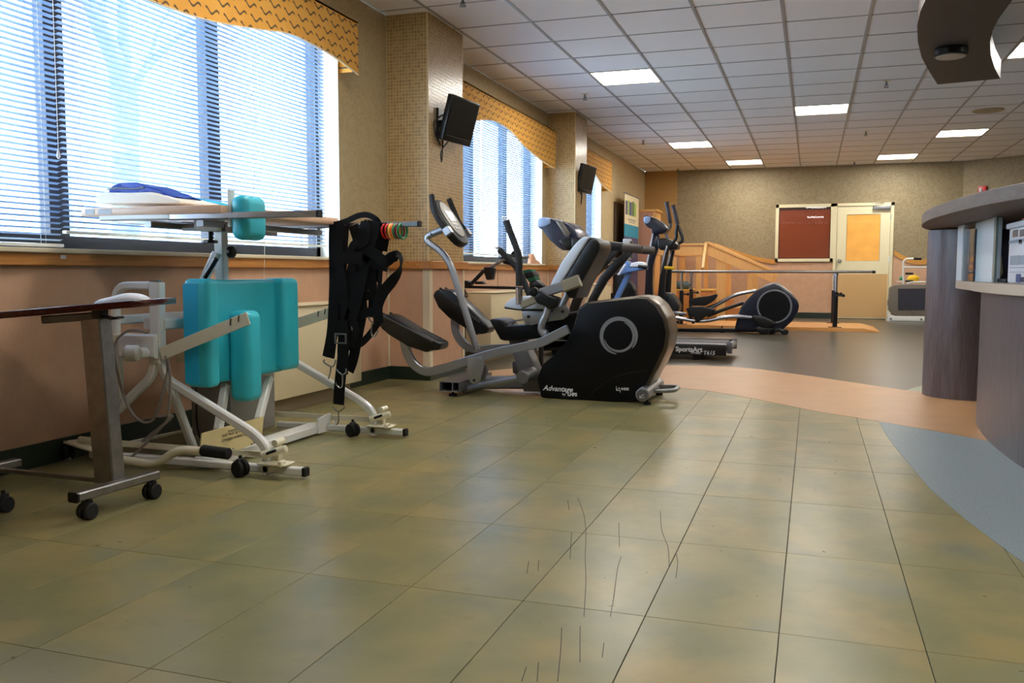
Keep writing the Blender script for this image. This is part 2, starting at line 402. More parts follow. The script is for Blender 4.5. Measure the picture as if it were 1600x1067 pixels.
bl+= [Vector((.72,2.3,.0012)),Vector((1.05,1.7,.0012)),Vector((1.9,1.7,.0012)),Vector((1.9,4.75,.0012))]+[P(a,b,Z=.0012) for a,b in ((1540,688.3),(1455,672.3))]
bm=new(); slab(bm,bl,(0,0,-.0035)); struct(bm,'floor_inlay_blue',M_blue,0,floor)
bm=new(); slab(bm,[P(a,b,Z=.0008) for a,b in ((1415,610),(1430,605),(1450,600.5),(1500,600),(1500,622))],(0,0,-.003)); struct(bm,'floor_inlay_green',M_greenpatch,0,floor)
# scratches in the floor, thin dark scuffs
def scuff(): 
    z=lambda x,y:P(800+x*.375,667+y*.375,Z=.0004)
    bm=new()
    for s in ([(275,300),(298,360),(308,440),(305,540),(308,640),(300,790)],[(232,305),(238,345)],[(445,400),(448,500)],[(455,540),(440,590),(425,700),(410,790)],[(248,440),(242,550)],
              [(618,350),(624,430),(650,500),(655,580)],[(685,530),(690,570),(682,630)],[(207,835),(203,930),(190,1060)],[(284,830),(283,980)],[(383,900),(376,960)],[(112,555),(108,600)],[(70,560),(62,610)],[(110,980),(105,1060)],[(60,1000),(40,1060)]):
        pts=[z(*p) for p in s]; k=len(pts)
        ribbon(bm,pts,.0022,normal=(0,0,1),th=.0002,n=3)
    return bm
o=finish(scuff(),'scuff_marks',mat('dark_scuff',(70,62,44),.6),floor,Vector((0,0,0)),0); o['kind']='stuff'

# walls --------------------------------------------------------------
WIN=[(2.06,5.41),(7.15,10.2),(11.4,13.3)]; SILL=.905; HEAD=2.45; WO=-3.34
bm=new()
ys=[-2.5]+[v for w_ in WIN for v in w_]+[BY+.2]
for i in range(0,len(ys),2): box(bm,(WO,ys[i],.87),(WX,ys[i+1],CH))
for a,b in WIN: box(bm,(WO,a,.87),(WX,b,SILL-.01)); box(bm,(WO,a,HEAD),(WX,b,CH))
struct(bm,'wall_left',M_wallup)
bm=new(); box(bm,(WO,-2.5,-.1),(WX,BY+.2,.87)); struct(bm,'wall_left_lower',M_walllow)
bm=new(); box(bm,(WO,BY,-.1),(2.42,BY+.2,CH)); wb=struct(bm,'wall_back',M_wallback)
# angled right wall
bm=new(); d=Vector((5.1,-3.3,0)); slab(bm,[Vector((2.40,BY+.2,-.1)),Vector((2.40,BY,-.1)),Vector((2.40,BY,-.1))+d,Vector((2.6,BY+.2,-.1))+d],(0,0,CH+.1)); struct(bm,'wall_right_angled',M_wallback)
bm=new(); box(bm,(7.4,-2.5,-.1),(7.6,14,CH)); struct(bm,'wall_right',M_wallback)
bm=new(); box(bm,(WO,-2.7,-.1),(7.6,-2.5,CH)); struct(bm,'wall_front',M_wallback)
bm=new(); box(bm,(WX,BY-.02,-.0),(-2.46,BY-.001,CH)); struct(bm,'wall_back_corner_panel',M_corner)
# baseboards
bm=new(); box(bm,(WX,-2.5,0),(WX+.012,6.13,.1),.003,1); box(bm,(WX,6.81,0),(WX+.012,10.44,.1),.003,1); box(bm,(WX,11.0,0),(WX+.012,BY,.1),.003,1)
struct(bm,'baseboard_left',M_base)
bm=new(); box(bm,(WX,BY-.033,0),(.34,BY-.021,.1),.003,1); box(bm,(1.31,BY-.033,0),(2.4,BY-.021,.1),.003,1); struct(bm,'baseboard_back',M_base)
# pilasters with mosaic
PIL=[(6.135,6.83),(10.45,11.0)]; PF=-2.73
for n,(a,b) in enumerate(PIL):
    nm=('near','far')[n]
    bm=new(); box(bm,(WX,a,.87),(PF,b,CH)); p=struct(bm,'wall_pilaster_'+nm,M_mgrout)
    bm=new(); box(bm,(WX,a,.0),(PF,b,.87)); struct(bm,'wall_pilaster_'+nm+'_lower',M_walllow)
    # mosaic tiles, too small to pick out one by one
    verts=[];faces=[]
    s=.025; g=.0034; t=.0012
    def tile(o,u,v,nrm):
        k=len(verts); a_=[o+u*g/2+v*g/2,o+u*(s-g/2)+v*g/2,o+u*(s-g/2)+v*(s-g/2),o+u*g/2+v*(s-g/2)]
        verts.extend(a_); verts.extend([q+nrm*t for q in a_])
        faces.append((k+4,k+5,k+6,k+7))
        for i in range(4): faces.append((k+i,k+(i+1)%4,k+4+(i+1)%4,k+4+i))
    nz=int((CH-.9)/s)
    for i in range(int((PF-WX)/s)):
        for j in range(nz): tile(Vector((WX+.004+i*s,a,.9+j*s)),Vector((1,0,0)),Vector((0,0,1)),Vector((0,-1,0)))
    for i in range(int((b-a)/s)):
        for j in range(nz): tile(Vector((PF,a+.004+i*s,.9+j*s)),Vector((0,1,0)),Vector((0,0,1)),Vector((1,0,0)))
    me=bpy.data.meshes.new('mosaic_tiles'); me.from_pydata([tuple(v) for v in verts],[],faces); me.materials.append(M_mosaic)
    at_=me.attributes.new('tone','FLOAT','FACE'); tv=[]
    for _ in range(len(faces)//5): tv+= [random.random()]*5
    at_.data.foreach_set('value',tv)
    o=bpy.data.objects.new('mosaic_tiles',me); COL.objects.link(o); o.parent=p; o['kind']='stuff'
    bm=new(); box(bm,(WX,a-.012,0),(PF+.012,a,.1)); box(bm,(PF,a,0),(PF+.012,b,.1)); struct(bm,'baseboard_pilaster_'+nm,M_base)
    bm=new(); box(bm,(PF-.05,a-.008,.1),(PF+.008,a+.05,.843),.002,1); box(bm,(WX,a-.012,.1),(WX+.012,a,.843)); box(bm,(PF+.0,b-.03,.1),(PF+.008,b+.004,.843))
    struct(bm,'trim_%d'%(3+n),M_cream)
# wood rail wraps wall and pilasters
def railpath():
    q=[(WX,-2.5)]
    for a,b in PIL: q+= [(WX,a),(PF,a),(PF,b),(WX,b)]
    q+=[(WX,BY-.04)]; return q
bm=new(); q=railpath(); e=.03
segs=[((WX,-2.5),(WX+e,6.135-e)),((WX,6.135-e),(PF+e,6.135)),((PF,6.135),(PF+e,6.83+e)),((WX,6.83),(PF,6.83+e)),((WX,6.83+e),(WX+e,10.45-e)),((WX,10.45-e),(PF+e,10.45)),((PF,10.45),(PF+e,11+e)),((WX,11),(PF,11+e)),((WX,11+e),(WX+e,BY-.03))]
for a,b in segs: box(bm,(a[0],a[1],.843),(b[0],b[1],.902),.004,1)
struct(bm,'trim_1',M_rail)
# white seams between wainscot panels
bm=new()
for y in (7.5,8.62,9.74,11.9,13.1,14.3,15.5): box(bm,(WX,y,.1),(WX+.006,y+.012,.843))
struct(bm,'trim_2',mat('wainscot_seam',(206,168,134),.5))
# back wall: salmon lower part with a wavy golden border
zw=lambda px,py:P(px,py,Y=BY-.01)
wave=[Vector((-2.46,BY-.01,1.2)),Vector((-2.1,BY-.01,1.3)),Vector((-1.75,BY-.01,1.36)),zw(1118,380),zw(1145,389),zw(1171,398),zw(1197,404),zw(1213,406)]
wl=smoothc(wave,4)
bm=new(); slab(bm,[Vector((-2.46,BY-.001,0))]+[v+Vector((0,.009,0)) for v in wl]+[Vector((wl[-1].x,BY-.001,1.0)),Vector((-.6,BY-.001,1.0)),Vector((.34,BY-.001,1.0)),Vector((.34,BY-.001,0))],(0,-.008,0)); struct(bm,'wall_back_lower',M_walllow)
bm=new(); slab(bm,wl+[v-Vector((0,0,.075)) for v in wl[::-1]],(0,-.02,0)); struct(bm,'trim_5',mat('golden_border',(196,140,66),.5))
wr=smoothc([zw(1397,391),zw(1413,400),zw(1433,406),zw(1455,402),zw(1480,390),zw(1505,378)],4)
bm=new(); slab(bm,[Vector((1.31,BY-.001,0))]+[v+Vector((0,.009,0)) for v in wr]+[Vector((wr[-1].x,BY-.001,0))],(0,-.008,0)); struct(bm,'wall_back_lower_right',M_walllow)
bm=new(); slab(bm,wr+[v-Vector((0,0,.085)) for v in wr[::-1]],(0,-.02,0)); struct(bm,'trim_6',MATS['golden_border'])

# ceiling ------------------------------------------------------------
bm=new(); box(bm,(WO,-2.7,CH+.03),(7.6,BY+.2,CH+.15)); ceil=struct(bm,'ceiling',M_ceil)
GX=[-2.09+.61*k for k in range(-1,16)]; GY=[8.465+.609*k for k in range(-18,15)]
LIGHTS=[(-2.09,8.465),(1.57,8.465),(-.26,10.90),(-2.09,13.337),(1.57,13.337),(-1.48,15.77),(.96,15.77),(-.26,6.03),(-2.09,3.59),(1.57,3.59),(-.26,1.16),(3.40,6.03),(3.40,10.90),(3.4,1.16)]
def isl(x,y): return any(abs(x-a)<.1 and abs(y-b)<.1 for a,b in LIGHTS)
tmesh={}
for x0 in GX[:-1]+[WX-.24]:
    for y0 in GY[:-1]:
        if isl(x0,y0): continue
        xa=max(x0,WX); xb=min(x0+.61,7.3)
        if x0<WX: xb=GX[0]
        if y0<5.4 or xa>4.9: continue
        yb=min(y0+.609,BY)
        k=(round(xb-xa,3),round(yb-y0,3))
        if k not in tmesh:
            bm=new(); box(bm,(.008,.008,0),(k[0]-.008,k[1]-.008,.012),.003,1)
            o=finish(bm,'ceiling_tile',M_ceil,ceil,Vector((0,0,0)),0); tmesh[k]=o.data
        else:
            o=bpy.data.objects.new('ceiling_tile',tmesh[k]); COL.objects.link(o); o.parent=ceil
        o.location=(xa,y0,CH+random.uniform(0,.002))
bm=new(); box(bm,(WX,-2.6,CH+.012),(7.5,5.34,CH+.03))
near_c=struct(bm,'ceiling_panel_near',M_ceil,0,ceil)
bm=new(); box(bm,(4.91,5.34,CH+.012),(7.5,BY,CH+.03)); struct(bm,'ceiling_panel_side',M_ceil,0,ceil)
bm=new()
for x in GX: box(bm,(x-.011,-2.5,CH-.004),(x+.011,BY,CH+.004))
gm=finish(bm,'ceiling_main_tee',M_grid,ceil,Vector((0,0,0)),0)
bm=new()
for y in GY: box(bm,(WX,y-.007,CH-.002),(7.3,y+.007,CH+.004))
gm=finish(bm,'ceiling_cross_tee',M_grid,ceil,Vector((0,0,0)),0)
LL={0:'square lit ceiling panel nearest the wall screen, above the seated trainer',1:'lit ceiling panel cut by the photo edge beside the curved brown soffit',2:'lit ceiling panel in the middle of the room, third row back',
    3:'small lit ceiling panel near the window wall, above the pull-up banner side',4:'lit ceiling panel over the desk side, below the round tan ceiling cover',5:'farthest lit ceiling panel on the window side, close to the back wall',6:'farthest lit ceiling panel above the cream door',
    7:'lit ceiling panel cut by the top edge of the photo'}
for n,(x,y) in enumerate(LIGHTS):
    t=thing('ceiling_light',LL.get(n,'lit ceiling panel behind or beside the camera, outside the photo'),'ceiling light',(x+.305,y+.305,CH),'recessed square ceiling lights')
    bm=new()
    for a,b in (((x,y),(x+.61,y+.02)),((x,y+.589),(x+.61,y+.609)),((x,y),(x+.02,y+.609)),((x+.59,y),(x+.61,y+.609))): box(bm,(a[0],a[1],CH-.003),(b[0],b[1],CH+.02))
    finish(bm,'frame',M_cream,t)
    bm=new(); box(bm,(x+.018,y+.018,CH+.004),(x+.592,y+.591,CH+.010)); finish(bm,'diffuser',M_lamp,t)
# sprinklers
SPL=['pendent sprinkler head between the window wall and the brightest ceiling panel','pendent sprinkler head above the mosaic pilaster at the top edge','pendent sprinkler head beyond the second pilaster, level with the third window','pendent sprinkler head below the curved brown soffit',
     'pendent sprinkler head in front of the second row of far lights','tiny pendent sprinkler head close to the back wall above the door','tiny pendent sprinkler head in the back corner by the window wall']
for (x,y),lb in zip([(914,151),(723,2),(1005,222),(1385,131),(1353,208),(1335,255),(1059,266)],SPL):
    p=P(x,y,Z=CH-.03); p.z=CH
    t=thing('sprinkler_head',lb,'sprinkler',p,'ceiling sprinkler heads')
    bm=new(); cyl(bm,p,p-Vector((0,0,.006)),.035,16); finish(bm,'escutcheon',M_cream,t)
    bm=new(); cyl(bm,p-Vector((0,0,.006)),p-Vector((0,0,.05)),.009,10)
    for s in (-1,1): tube(bm,[p+Vector((s*.008,0,-.03)),p+Vector((s*.018,0,-.045)),p+Vector((s*.006,0,-.062))],.003,6)
    finish(bm,'nozzle',M_greym,t)
    bm=new(); cyl(bm,p-Vector((0,0,.062)),p-Vector((0,0,.066)),.024,16); finish(bm,'deflector',M_greym,t)
# round ceiling cover
p=P(1544,172,Z=CH); bm=new(); cyl(bm,p,p-Vector((0,0,.012)),.17,32,.004); cyl(bm,p-Vector((0,0,.012)),p-Vector((0,0,.02)),.10,32,.003)
single(bm,'ceiling_speaker',mat('tan_grille',(178,156,118),.7),'round tan cover set in the ceiling beyond the curved soffit','ceiling cover',loc=p)
# curved brown soffit hanging from the ceiling, with a downlight
SZ=2.45
lf=[P(a,b,Z=SZ) for a,b in ((1465,132),(1452,112),(1440,90),(1434,65),(1433,40),(1438,18),(1446,0))]
rt=[P(a,b,Z=SZ) for a,b in ((1582,0),(1570,16),(1560,30),(1551,48),(1547,65),(1548,85),(1554,106),(1563,123))]
lf=[Vector(v) for v in lf]+[Vector((.72,5.2,SZ)),Vector((1.1,4.3,SZ)),Vector((1.7,3.6,SZ))]
rt=[Vector((2.0,4.1,SZ)),Vector((1.5,4.8,SZ)),Vector((1.2,5.5,SZ))]+rt
t=thing('ceiling_soffit','dark brown curved wood panel hung under the ceiling over the desk','soffit',(1.0,7,SZ))
bm=new(); slab(bm,lf+rt,(0,0,.15)); finish(bm,'panel',M_soffit,t,smooth=25)
bm=new()
for x,y in ((1.0,7.6),(1.1,5.2),(.95,6.4)): cyl(bm,(x,y,SZ+.15),(x,y,CH),.01,8)
finish(bm,'hanger_rods',M_greym,t)
p=P(1486,76,Z=SZ); t=thing('downlight','round dark downlight with a frosted lens under the brown soffit','downlight',p)
bm=new(); cyl(bm,p,p-Vector((0,0,.055)),.115,32,.008); finish(bm,'housing',M_blackm,t)
bm=new(); cyl(bm,p-Vector((0,0,.055)),p-Vector((0,0,.062)),.10,32,.003); finish(bm,'lens',mat('frosted_lens',(168,160,150),.4),t)

# windows ------------------------------------------------------------
MULL=[[3.17,4.28],[8.28,9.3],[12.35]]
for n,(a,b) in enumerate(WIN):
    X0,X1=-3.29,-3.22
    bm=new(); box(bm,(X0,a,SILL),(X1,b,SILL+.075)); box(bm,(X0,a,HEAD-.05),(X1,b,HEAD)); box(bm,(X0,a,SILL),(X1,a+.05,HEAD)); box(bm,(X0,b-.05,SILL),(X1,b,HEAD))
    win=struct(bm,'window_%d'%(n+1),M_bronze)
    for m_ in MULL[n]:
        bm=new(); box(bm,(X0,m_-.055,SILL+.075),(X1,m_+.055,HEAD-.05),.004,1); finish(bm,'mullion',M_bronze,win,Vector((0,0,0)))
    e=[a+.05]+[v for m_ in MULL[n] for v in (m_-.055,m_+.055)]+[b-.05]
    for i in range(0,len(e),2):
        bm=new(); box(bm,(-3.262,e[i],SILL+.075),(-3.256,e[i+1],HEAD-.05)); finish(bm,'pane',M_glass,win,Vector((0,0,0)))
    bm=new(); box(bm,(-3.22,a,SILL-.009),(WX+.045,b,SILL+.012),.004,1); finish(bm,'window_sill',M_cream,win,Vector((0,0,0)))
    bm=new(); box(bm,(-3.22,b-.006,SILL+.012),(WX+.002,b,HEAD)); box(bm,(-3.22,a,SILL+.012),(WX+.002,a+.006,HEAD)); finish(bm,'jamb_liner',M_white,win,Vector((0,0,0)))
# venetian blinds, each slat its own part
def blind(a,b,z0,z1,label,tilt=-15,cordy=None,wand=False):
    t=thing('venetian_blind',label,'window blind',(-3.13,(a+b)/2,z0),'venetian blinds in the window wall')
    bm=new(); box(bm,(-3.15,a,z1),(-3.11,b,z1+.035),.003,1); finish(bm,'headrail',M_slat,t)
    bm=new(); box(bm,(-3.143,a,z0),(-3.117,b,z0+.014),.004,2); finish(bm,'bottom_rail',M_white,t)
    # slat mesh, curved section
    bm=new(); pts=[]
    w_=.0125; th=math.radians(tilt)
    sec=[(-w_,0),(-w_*.5,.0018),(0,.0024),(w_*.5,.0018),(w_,0)]
    ra=[];rb=[]
    for x,z in sec:
        X=x*math.cos(th)+z*math.sin(th); Z=-x*math.sin(th)+z*math.cos(th)
        ra.append(bm.verts.new((X,-(b-a)/2,Z))); rb.append(bm.verts.new((X,(b-a)/2,Z)))
    for i in range(4): bm.faces.new((ra[i],ra[i+1],rb[i+1],rb[i]))
    me=bpy.data.meshes.new('slat'); bm.to_mesh(me); bm.free(); me.materials.append(M_slat)
    me.polygons.foreach_set('use_smooth',[True]*4)
    z=z0+.03
    while z<z1-.005:
        o=bpy.data.objects.new('slat',me); COL.objects.link(o); o.parent=t; o.location=(0,random.uniform(-.002,.002),z-z0); z+=.0245
    bm=new(); k=max(2,int((b-a)/.6)+1)
    for i in range(k):
        y=a+.1+(b-a-.2)*i/(k-1)
        for dx in (-.0135,.0135): bm=new(); tube(bm,[(-3.13+dx,y,z0+.01),(-3.13+dx,y,z1)],.0008,4); finish(bm,'ladder_cord',M_white,t)
    return t
blind(2.08,3.085,.925,2.41,'pale venetian blind at the photo edge, over the nearest window bay, hanging lowest')
blind(3.10,5.33,.985,2.41,'widest pale venetian blind, behind the turquoise standing frame')
blind(7.17,8.30,.99,2.41,'venetian blind half hidden by the nearer wall screen in the second window')
blind(8.32,10.16,.99,2.41,'venetian blind in the second window, beside the far pilaster')
blind(11.42,13.26,.99,2.41,'venetian blind in the farthest window, seen as a narrow strip')
# pull cord with clear tassel
t=thing('blind_pull_cord','thin white pull cord with a clear tassel on the nearest blind','cord',(-3.10,2.97,1.38))
a=P(82,0,X=-3.10); b=P(91,232,X=-3.10); bm=new(); tube(bm,[Vector((a.x,b.y,2.41)),b],.0014,6); finish(bm,'cord',M_white,t)
bm=new(); tube(bm,[b,b-Vector((0,0,.012)),b-Vector((0,0,.035)),b-Vector((0,0,.045))],.008,8,scale=[.2,.6,1,.3]); finish(bm,'tassel',M_palegrey,t)
t=thing('blind_pull_cord','long thin pull cord hanging below the sill behind the turquoise head pad','cord',(-3.05,4.5,.6))
a=P(414,372,X=-3.03); b=P(412,436,X=-3.03); bm=new(); tube(bm,[Vector((-3.10,a.y,2.4)),Vector((-3.10,a.y,1.0)),a,b+Vector((0,0,-.05))],.0016,6); finish(bm,'cord',M_white,t)
# valances
def valance(pts,ztop,y0,y1,label):
    t=thing('window_valance',label,'valance',(-2.95,(y0+y1)/2,ztop),'gold squiggle valances')
    c=smoothc([Vector((-2.93,y,z)) for y,z in pts],6)
    bm=new(); slab(bm,c+[Vector((-2.93,y1,ztop)),Vector((-2.93,y0,ztop))],(-.012,0,0)); 
    finish(bm,'front_panel',M_fabric,t)
    bm=new(); box(bm,(WX,y1-.012,pts[-1][1]+.02),(-2.942,y1,ztop)); box(bm,(WX,y0,pts[0][1]+.02),(-2.942,y0+.012,ztop)); box(bm,(WX,y0,ztop-.012),(-2.93,y1,ztop)); finish(bm,'return_board',M_fabric,t)
    bm=new(); tube(bm,[v+Vector((.002,0,0)) for v in c],.004,6); finish(bm,'piping',mat('pale_piping',(226,206,170),.7),t)
valance([(2.0,2.12),(2.4,2.16),(3.0,2.06),(3.44,2.065),(3.85,2.085),(4.28,2.148),(4.6,2.203),(4.85,2.205),(5.14,2.185),(5.44,2.14)],2.485,2.0,5.44,'gold fabric valance with dark squiggles over the nearest window')
valance([(7.05,2.05),(7.3,2.1),(7.75,2.21),(8.14,2.264),(8.4,2.262),(8.68,2.234),(9.04,2.16),(9.41,2.107),(9.99,2.054),(10.27,2.045)],2.485,7.05,10.3,'gold fabric valance with an arched lower edge between the two pilasters')
valance([(11.3,2.05),(11.6,2.15),(11.85,2.225),(12.2,2.22),(12.5,2.15),(12.8,2.08),(13.4,2.03)],2.485,11.3,13.4,'small-looking gold valance beyond the far pilaster')
# outside
bm=new(); box(bm,(-60,-40,-.9),(-3.5,60,-.7)); o=struct(bm,'ground_outside',M_ground)
tr=thing('bare_tree','bare forked tree trunk outside the nearest window','tree',(-9,10,-.7))
bm=new(); tube(bm,[P(197,560,X=-9)-Vector((0,0,1)),P(198,400,X=-9),P(197,280,X=-9),P(196,200,X=-9),P(193,140,X=-9)],.19,14,scale=[1.2,1,.95,.95,1.1])
finish(bm,'trunk',M_trunk,tr)
for pts,r in (([(193,150),(178,90),(150,30),(128,-30),(100,-110)],.15),([(196,150),(193,100),(192,40),(190,-40)],.13),([(200,150),(225,110),(262,72),(290,50),(330,10)],.07),([(225,110),(240,70),(250,40),(270,10)],.04),([(150,30),(170,-20),(180,-70)],.06)):
    bm=new(); q=[P(a,b,X=-9) for a,b in pts]; tube(bm,smoothc(q,4),r,10,scale=[1-.6*i/(4*(len(q)-1)) for i in range(4*(len(q)-1)+1)]); finish(bm,'branch',M_trunk,tr)
bm=new()
t=thing('outside_building','pale low building seen faintly through the blinds','building',(-16,16,-.7))
bm=new(); box(bm,(-20,14,-.7),(-15,40,5.2)); finish(bm,'wall',mat('pale_brick',(150,160,170),.9,bump=.3,bscale=5),t)
for k in range(8):
    bm=new(); box(bm,(-15.02,15+k*3,1.2),(-14.9,16.6+k*3,3.0)); finish(bm,'window',mat('far_window',(120,132,150),.2),t)

# ================================================================== doors, interior window
BYF=BY-.03
D0=P(1305,500,Y=17).x; 
t=bm=new()
def fr(bm,x0,x1,z0,z1,w_,y0,y1,bottom=True):
    box(bm,(x0,y0,z0),(x0+w_,y1,z1)); box(bm,(x1-w_,y0,z0),(x1,y1,z1)); box(bm,(x0,y0,z1-w_),(x1,y1,z1))
    if bottom: box(bm,(x0,y0,z0),(x1,y1,z0+w_))
fr(bm,.335,1.32,0,2.05,.05,BY-.045,BY,False); dr=struct(bm,'door_1',M_doorpaint)
bm=new(); box(bm,(.39,BY-.028,.84),(1.265,BY-.002,1.03)); box(bm,(.39,BY-.028,1.85),(1.265,BY-.002,1.995)); box(bm,(.39,BY-.028,1.03),(.55,BY-.002,1.85)); box(bm,(1.105,BY-.028,1.03),(1.265,BY-.002,1.85)); box(bm,(.39,BY-.028,.01),(1.265,BY-.002,.84))
finish(bm,'door_leaf',M_doorpaint,dr,Vector((0,0,0)))
bm=new(); box(bm,(.405,BY-.032,.03),(1.25,BY-.028,.80)); finish(bm,'kick_panel',M_kick,dr,Vector((0,0,0)))
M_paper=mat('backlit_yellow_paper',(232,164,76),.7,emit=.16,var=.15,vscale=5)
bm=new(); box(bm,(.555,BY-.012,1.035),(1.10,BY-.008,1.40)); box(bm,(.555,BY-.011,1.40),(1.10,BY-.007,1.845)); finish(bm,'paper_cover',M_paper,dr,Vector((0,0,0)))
bm=new(); box(bm,(.551,BY-.022,1.031),(1.104,BY-.018,1.849)); finish(bm,'door_glass',M_glass,dr,Vector((0,0,0)))
bm=new(); q=P(1310,408,Y=BY); cyl(bm,(q.x+.02,BY-.028,q.z),(q.x+.02,BY-.05,q.z),.012,12); cyl(bm,(q.x+.02,BY-.05,q.z),(q.x+.02,BY-.09,q.z),.03,20,.01); cyl(bm,(q.x+.02,BY-.028,q.z),(q.x+.02,BY-.034,q.z),.034,20); finish(bm,'door_knob',M_knob,dr,Vector((0,0,0)))
bm=new(); box(bm,(.98,BY-.09,1.93),(1.26,BY-.029,1.99),.006); tube(bm,[(1.02,BY-.06,1.99),(1.0,BY-.12,2.03),(1.15,BY-.05,2.045)],.006,8); finish(bm,'door_closer',M_silver,dr,Vector((0,0,0)))
bm=new(); 
for z in (.25,1.0,1.75): cyl(bm,(1.268,BY-.04,z),(1.268,BY-.04,z+.1),.008,8)
finish(bm,'door_hinges',M_knob,dr,Vector((0,0,0)))
# interior window with red-brown blind
bm=new(); fr(bm,-.665,.335,1.02,2.05,.055,BY-.04,BY); wn=struct(bm,'window_4',M_doorpaint)
bm=new(); box(bm,(-.61,BY-.022,1.075),(.28,BY-.018,1.995)); finish(bm,'pane',M_glass,wn,Vector((0,0,0)))
me=None; z=1.09; k=0
while z<1.94:
    if me is None:
        bm=new(); box(bm,(-.60,BY-.0105,0),(.27,BY-.0075,.022)); o=finish(bm,'slat',M_redblind,wn,Vector((0,0,0)),0); me=o.data
    else:
        o=bpy.data.objects.new('slat',me); COL.objects.link(o); o.parent=wn
    o.location=(0,0,z); o.rotation_euler=(0,0,0); z+=.0245
bm=new(); box(bm,(-.605,BY-.014,1.945),(.275,BY-.004,1.99)); finish(bm,'blind_headrail',mat('dark_red_brown',(70,34,16),.5),wn,Vector((0,0,0)))
bm=new(); box(bm,(-.61,BY-.004,1.075),(.28,BY-.001,1.995)); finish(bm,'window_backing',mat('dark_red_brown2',(60,28,14),.7),wn,Vector((0,0,0)))
# narrow upright dark brown rectangle on the window wall
bm=new(); box(bm,(WX,14.2,.1),(WX+.035,14.82,1.955),.004,1); single(bm,'dark_wall_rectangle',M_darkbrown,'tall narrow dark brown rectangle on the window wall beside the banner','panel',loc=(WX,14.5,.1))
# red fire alarm
q=P(1550,297,Y=17); 
dn=Vector((-3.3,-5.1,0)).normalized()
base=Vector((2.40,BY,0))+Vector((5.1,-3.3,0))*.055; base.z=2.2
t=thing('fire_alarm','small red fire alarm strobe high on the angled far wall above the desk','fire alarm',base)
bm=new(); R3=Matrix.Translation(base)@Matrix.Rotation(math.atan2(-3.3,5.1),4,'Z')
box(bm,(-.065,-.05,-.075),(.065,-.002,.075),.006,2,R3); finish(bm,'body',M_red,t)
bm=new(); box(bm,(-.045,-.062,-.02),(-.005,-.05,.045),.003,1,R3); finish(bm,'strobe_lens',M_palegrey,t)
bm=new(); box(bm,(.01,-.056,-.05),(.05,-.05,-.0),.002,1,R3); finish(bm,'horn_grille',mat('dark_red',(110,12,16),.5),t)

# ================================================================== fan coil covers below the windows
def cover(y0,y1,xf,zt,label,loc):
    t=thing('heater_cover',label,'heater cover',loc,'cream heater covers along the window wall')
    bm=new(); box(bm,(WX+.013,y0,.09),(xf,y1,zt),.006,2); finish(bm,'body',M_cover,t)
    bm=new(); box(bm,(WX+.013,y0-.004,zt),(xf+.012,y1+.004,zt+.012),.004,1); finish(bm,'top_panel',M_cover,t)
    bm=new(); box(bm,(WX+.03,y0+.05,.0),(xf-.06,y1-.05,.09)); finish(bm,'plinth',mat('taupe_plinth',(150,132,104),.6),t)
    bm=new()
    y=y0+1.0
    while y<y1-.3: box(bm,(xf,y,.1),(xf+.003,y+.004,zt-.005)); y+=1.1
    finish(bm,'panel_joint',M_panelcream,t)
    return t
cover(4.06,5.29,-2.85,.615,'long cream heater cover behind the turquoise standing frame',(-2.95,4.5,0))
cover(7.55,9.95,-2.75,.625,'cream heater cover below the second window, behind the seated trainer',(-2.95,8.7,0))
cover(11.5,12.95,-2.82,.65,'cream heater cover below the farthest window',(-2.95,12.2,0))
t=thing('label_plate','tiny white sticker on the wood rail below the nearest window','sticker',(WX+.031,2.99,.876))
q=P(99,401.5,X=WX+.031); bm=new(); box(bm,(WX+.030,q.y-.014,q.z-.008),(WX+.0315,q.y+.014,q.z+.008)); finish(bm,'plate',M_palegrey,t)
# wooden wedge ornament on far window sill
q=P(832,400,X=-3.12); t=thing('wooden_ornament','small pinkish wooden shape on the second window sill','ornament',(-3.1,q.y,SILL+.012))
bm=new(); z0=SILL+.0125
slab(bm,[Vector((-3.108,9.75,z0)),Vector((-3.108,10.12,z0)),Vector((-3.108,10.1,z0+.02)),Vector((-3.108,9.95,z0+.05)),Vector((-3.108,9.86,z0+.11)),Vector((-3.108,9.79,z0+.11)),Vector((-3.108,9.77,z0+.03))],(.045,0,0),.004); finish(bm,'body',mat('pinkish_wood',(206,150,116),.6),t)

# ================================================================== overbed table (nearest left)
t=thing('overbed_table','dark mahogany overbed table on a steel column with black casters','table',(-2.45,2.5,0))
def DP(x,y,d): return C0+ray(x,y)*d
fwd=Vector((-math.sin(YAW),math.cos(YAW),0))
A=DP(0,487,3.0); B=DP(219,468.5,3.0); dirv=(B-A).normalized(); perp=fwd; W_=.40
A2=A-dirv*.30
pts=[A2,B-dirv*.03,B+perp*.02,B+perp*(W_-.05)-dirv*.01,B+perp*W_-dirv*.06,A2+perp*W_]
bm=new(); slab(bm,pts,(0,0,-.024),.004,2); finish(bm,'table_top',M_tabletop,t)
bm=new(); q1=DP(70,494,3.1); q2=DP(152,488,3.1); bar(bm,[q1-Vector((0,0,.012)),q2-Vector((0,0,.012))],.05,.028); finish(bm,'top_rail',M_steel,t)
colT=DP(150,499,3.1); colB=P(172,752,Z=.085)
bm=new(); sweep(bm,[colB,colT],rect(.085,.062,.08),up=(0,1,0)); finish(bm,'column',M_steel,t)
bm=new(); hp=DP(160,494,3.08); box(bm,hp-Vector((.03,.02,.01)),hp+Vector((.01,.02,.03)),.004); bar(bm,[hp,hp+Vector((.05,0,-.008)),hp+Vector((.08,0,-.002))],.03,.008); finish(bm,'release_lever',M_black,t)
k1=P(116,777,Z=.085); k2=P(243,741,Z=.085); kd=(k2-k1).normalized()
bm=new(); bar(bm,[k1,k2],.042,.03); finish(bm,'foot_bar',M_steel,t)
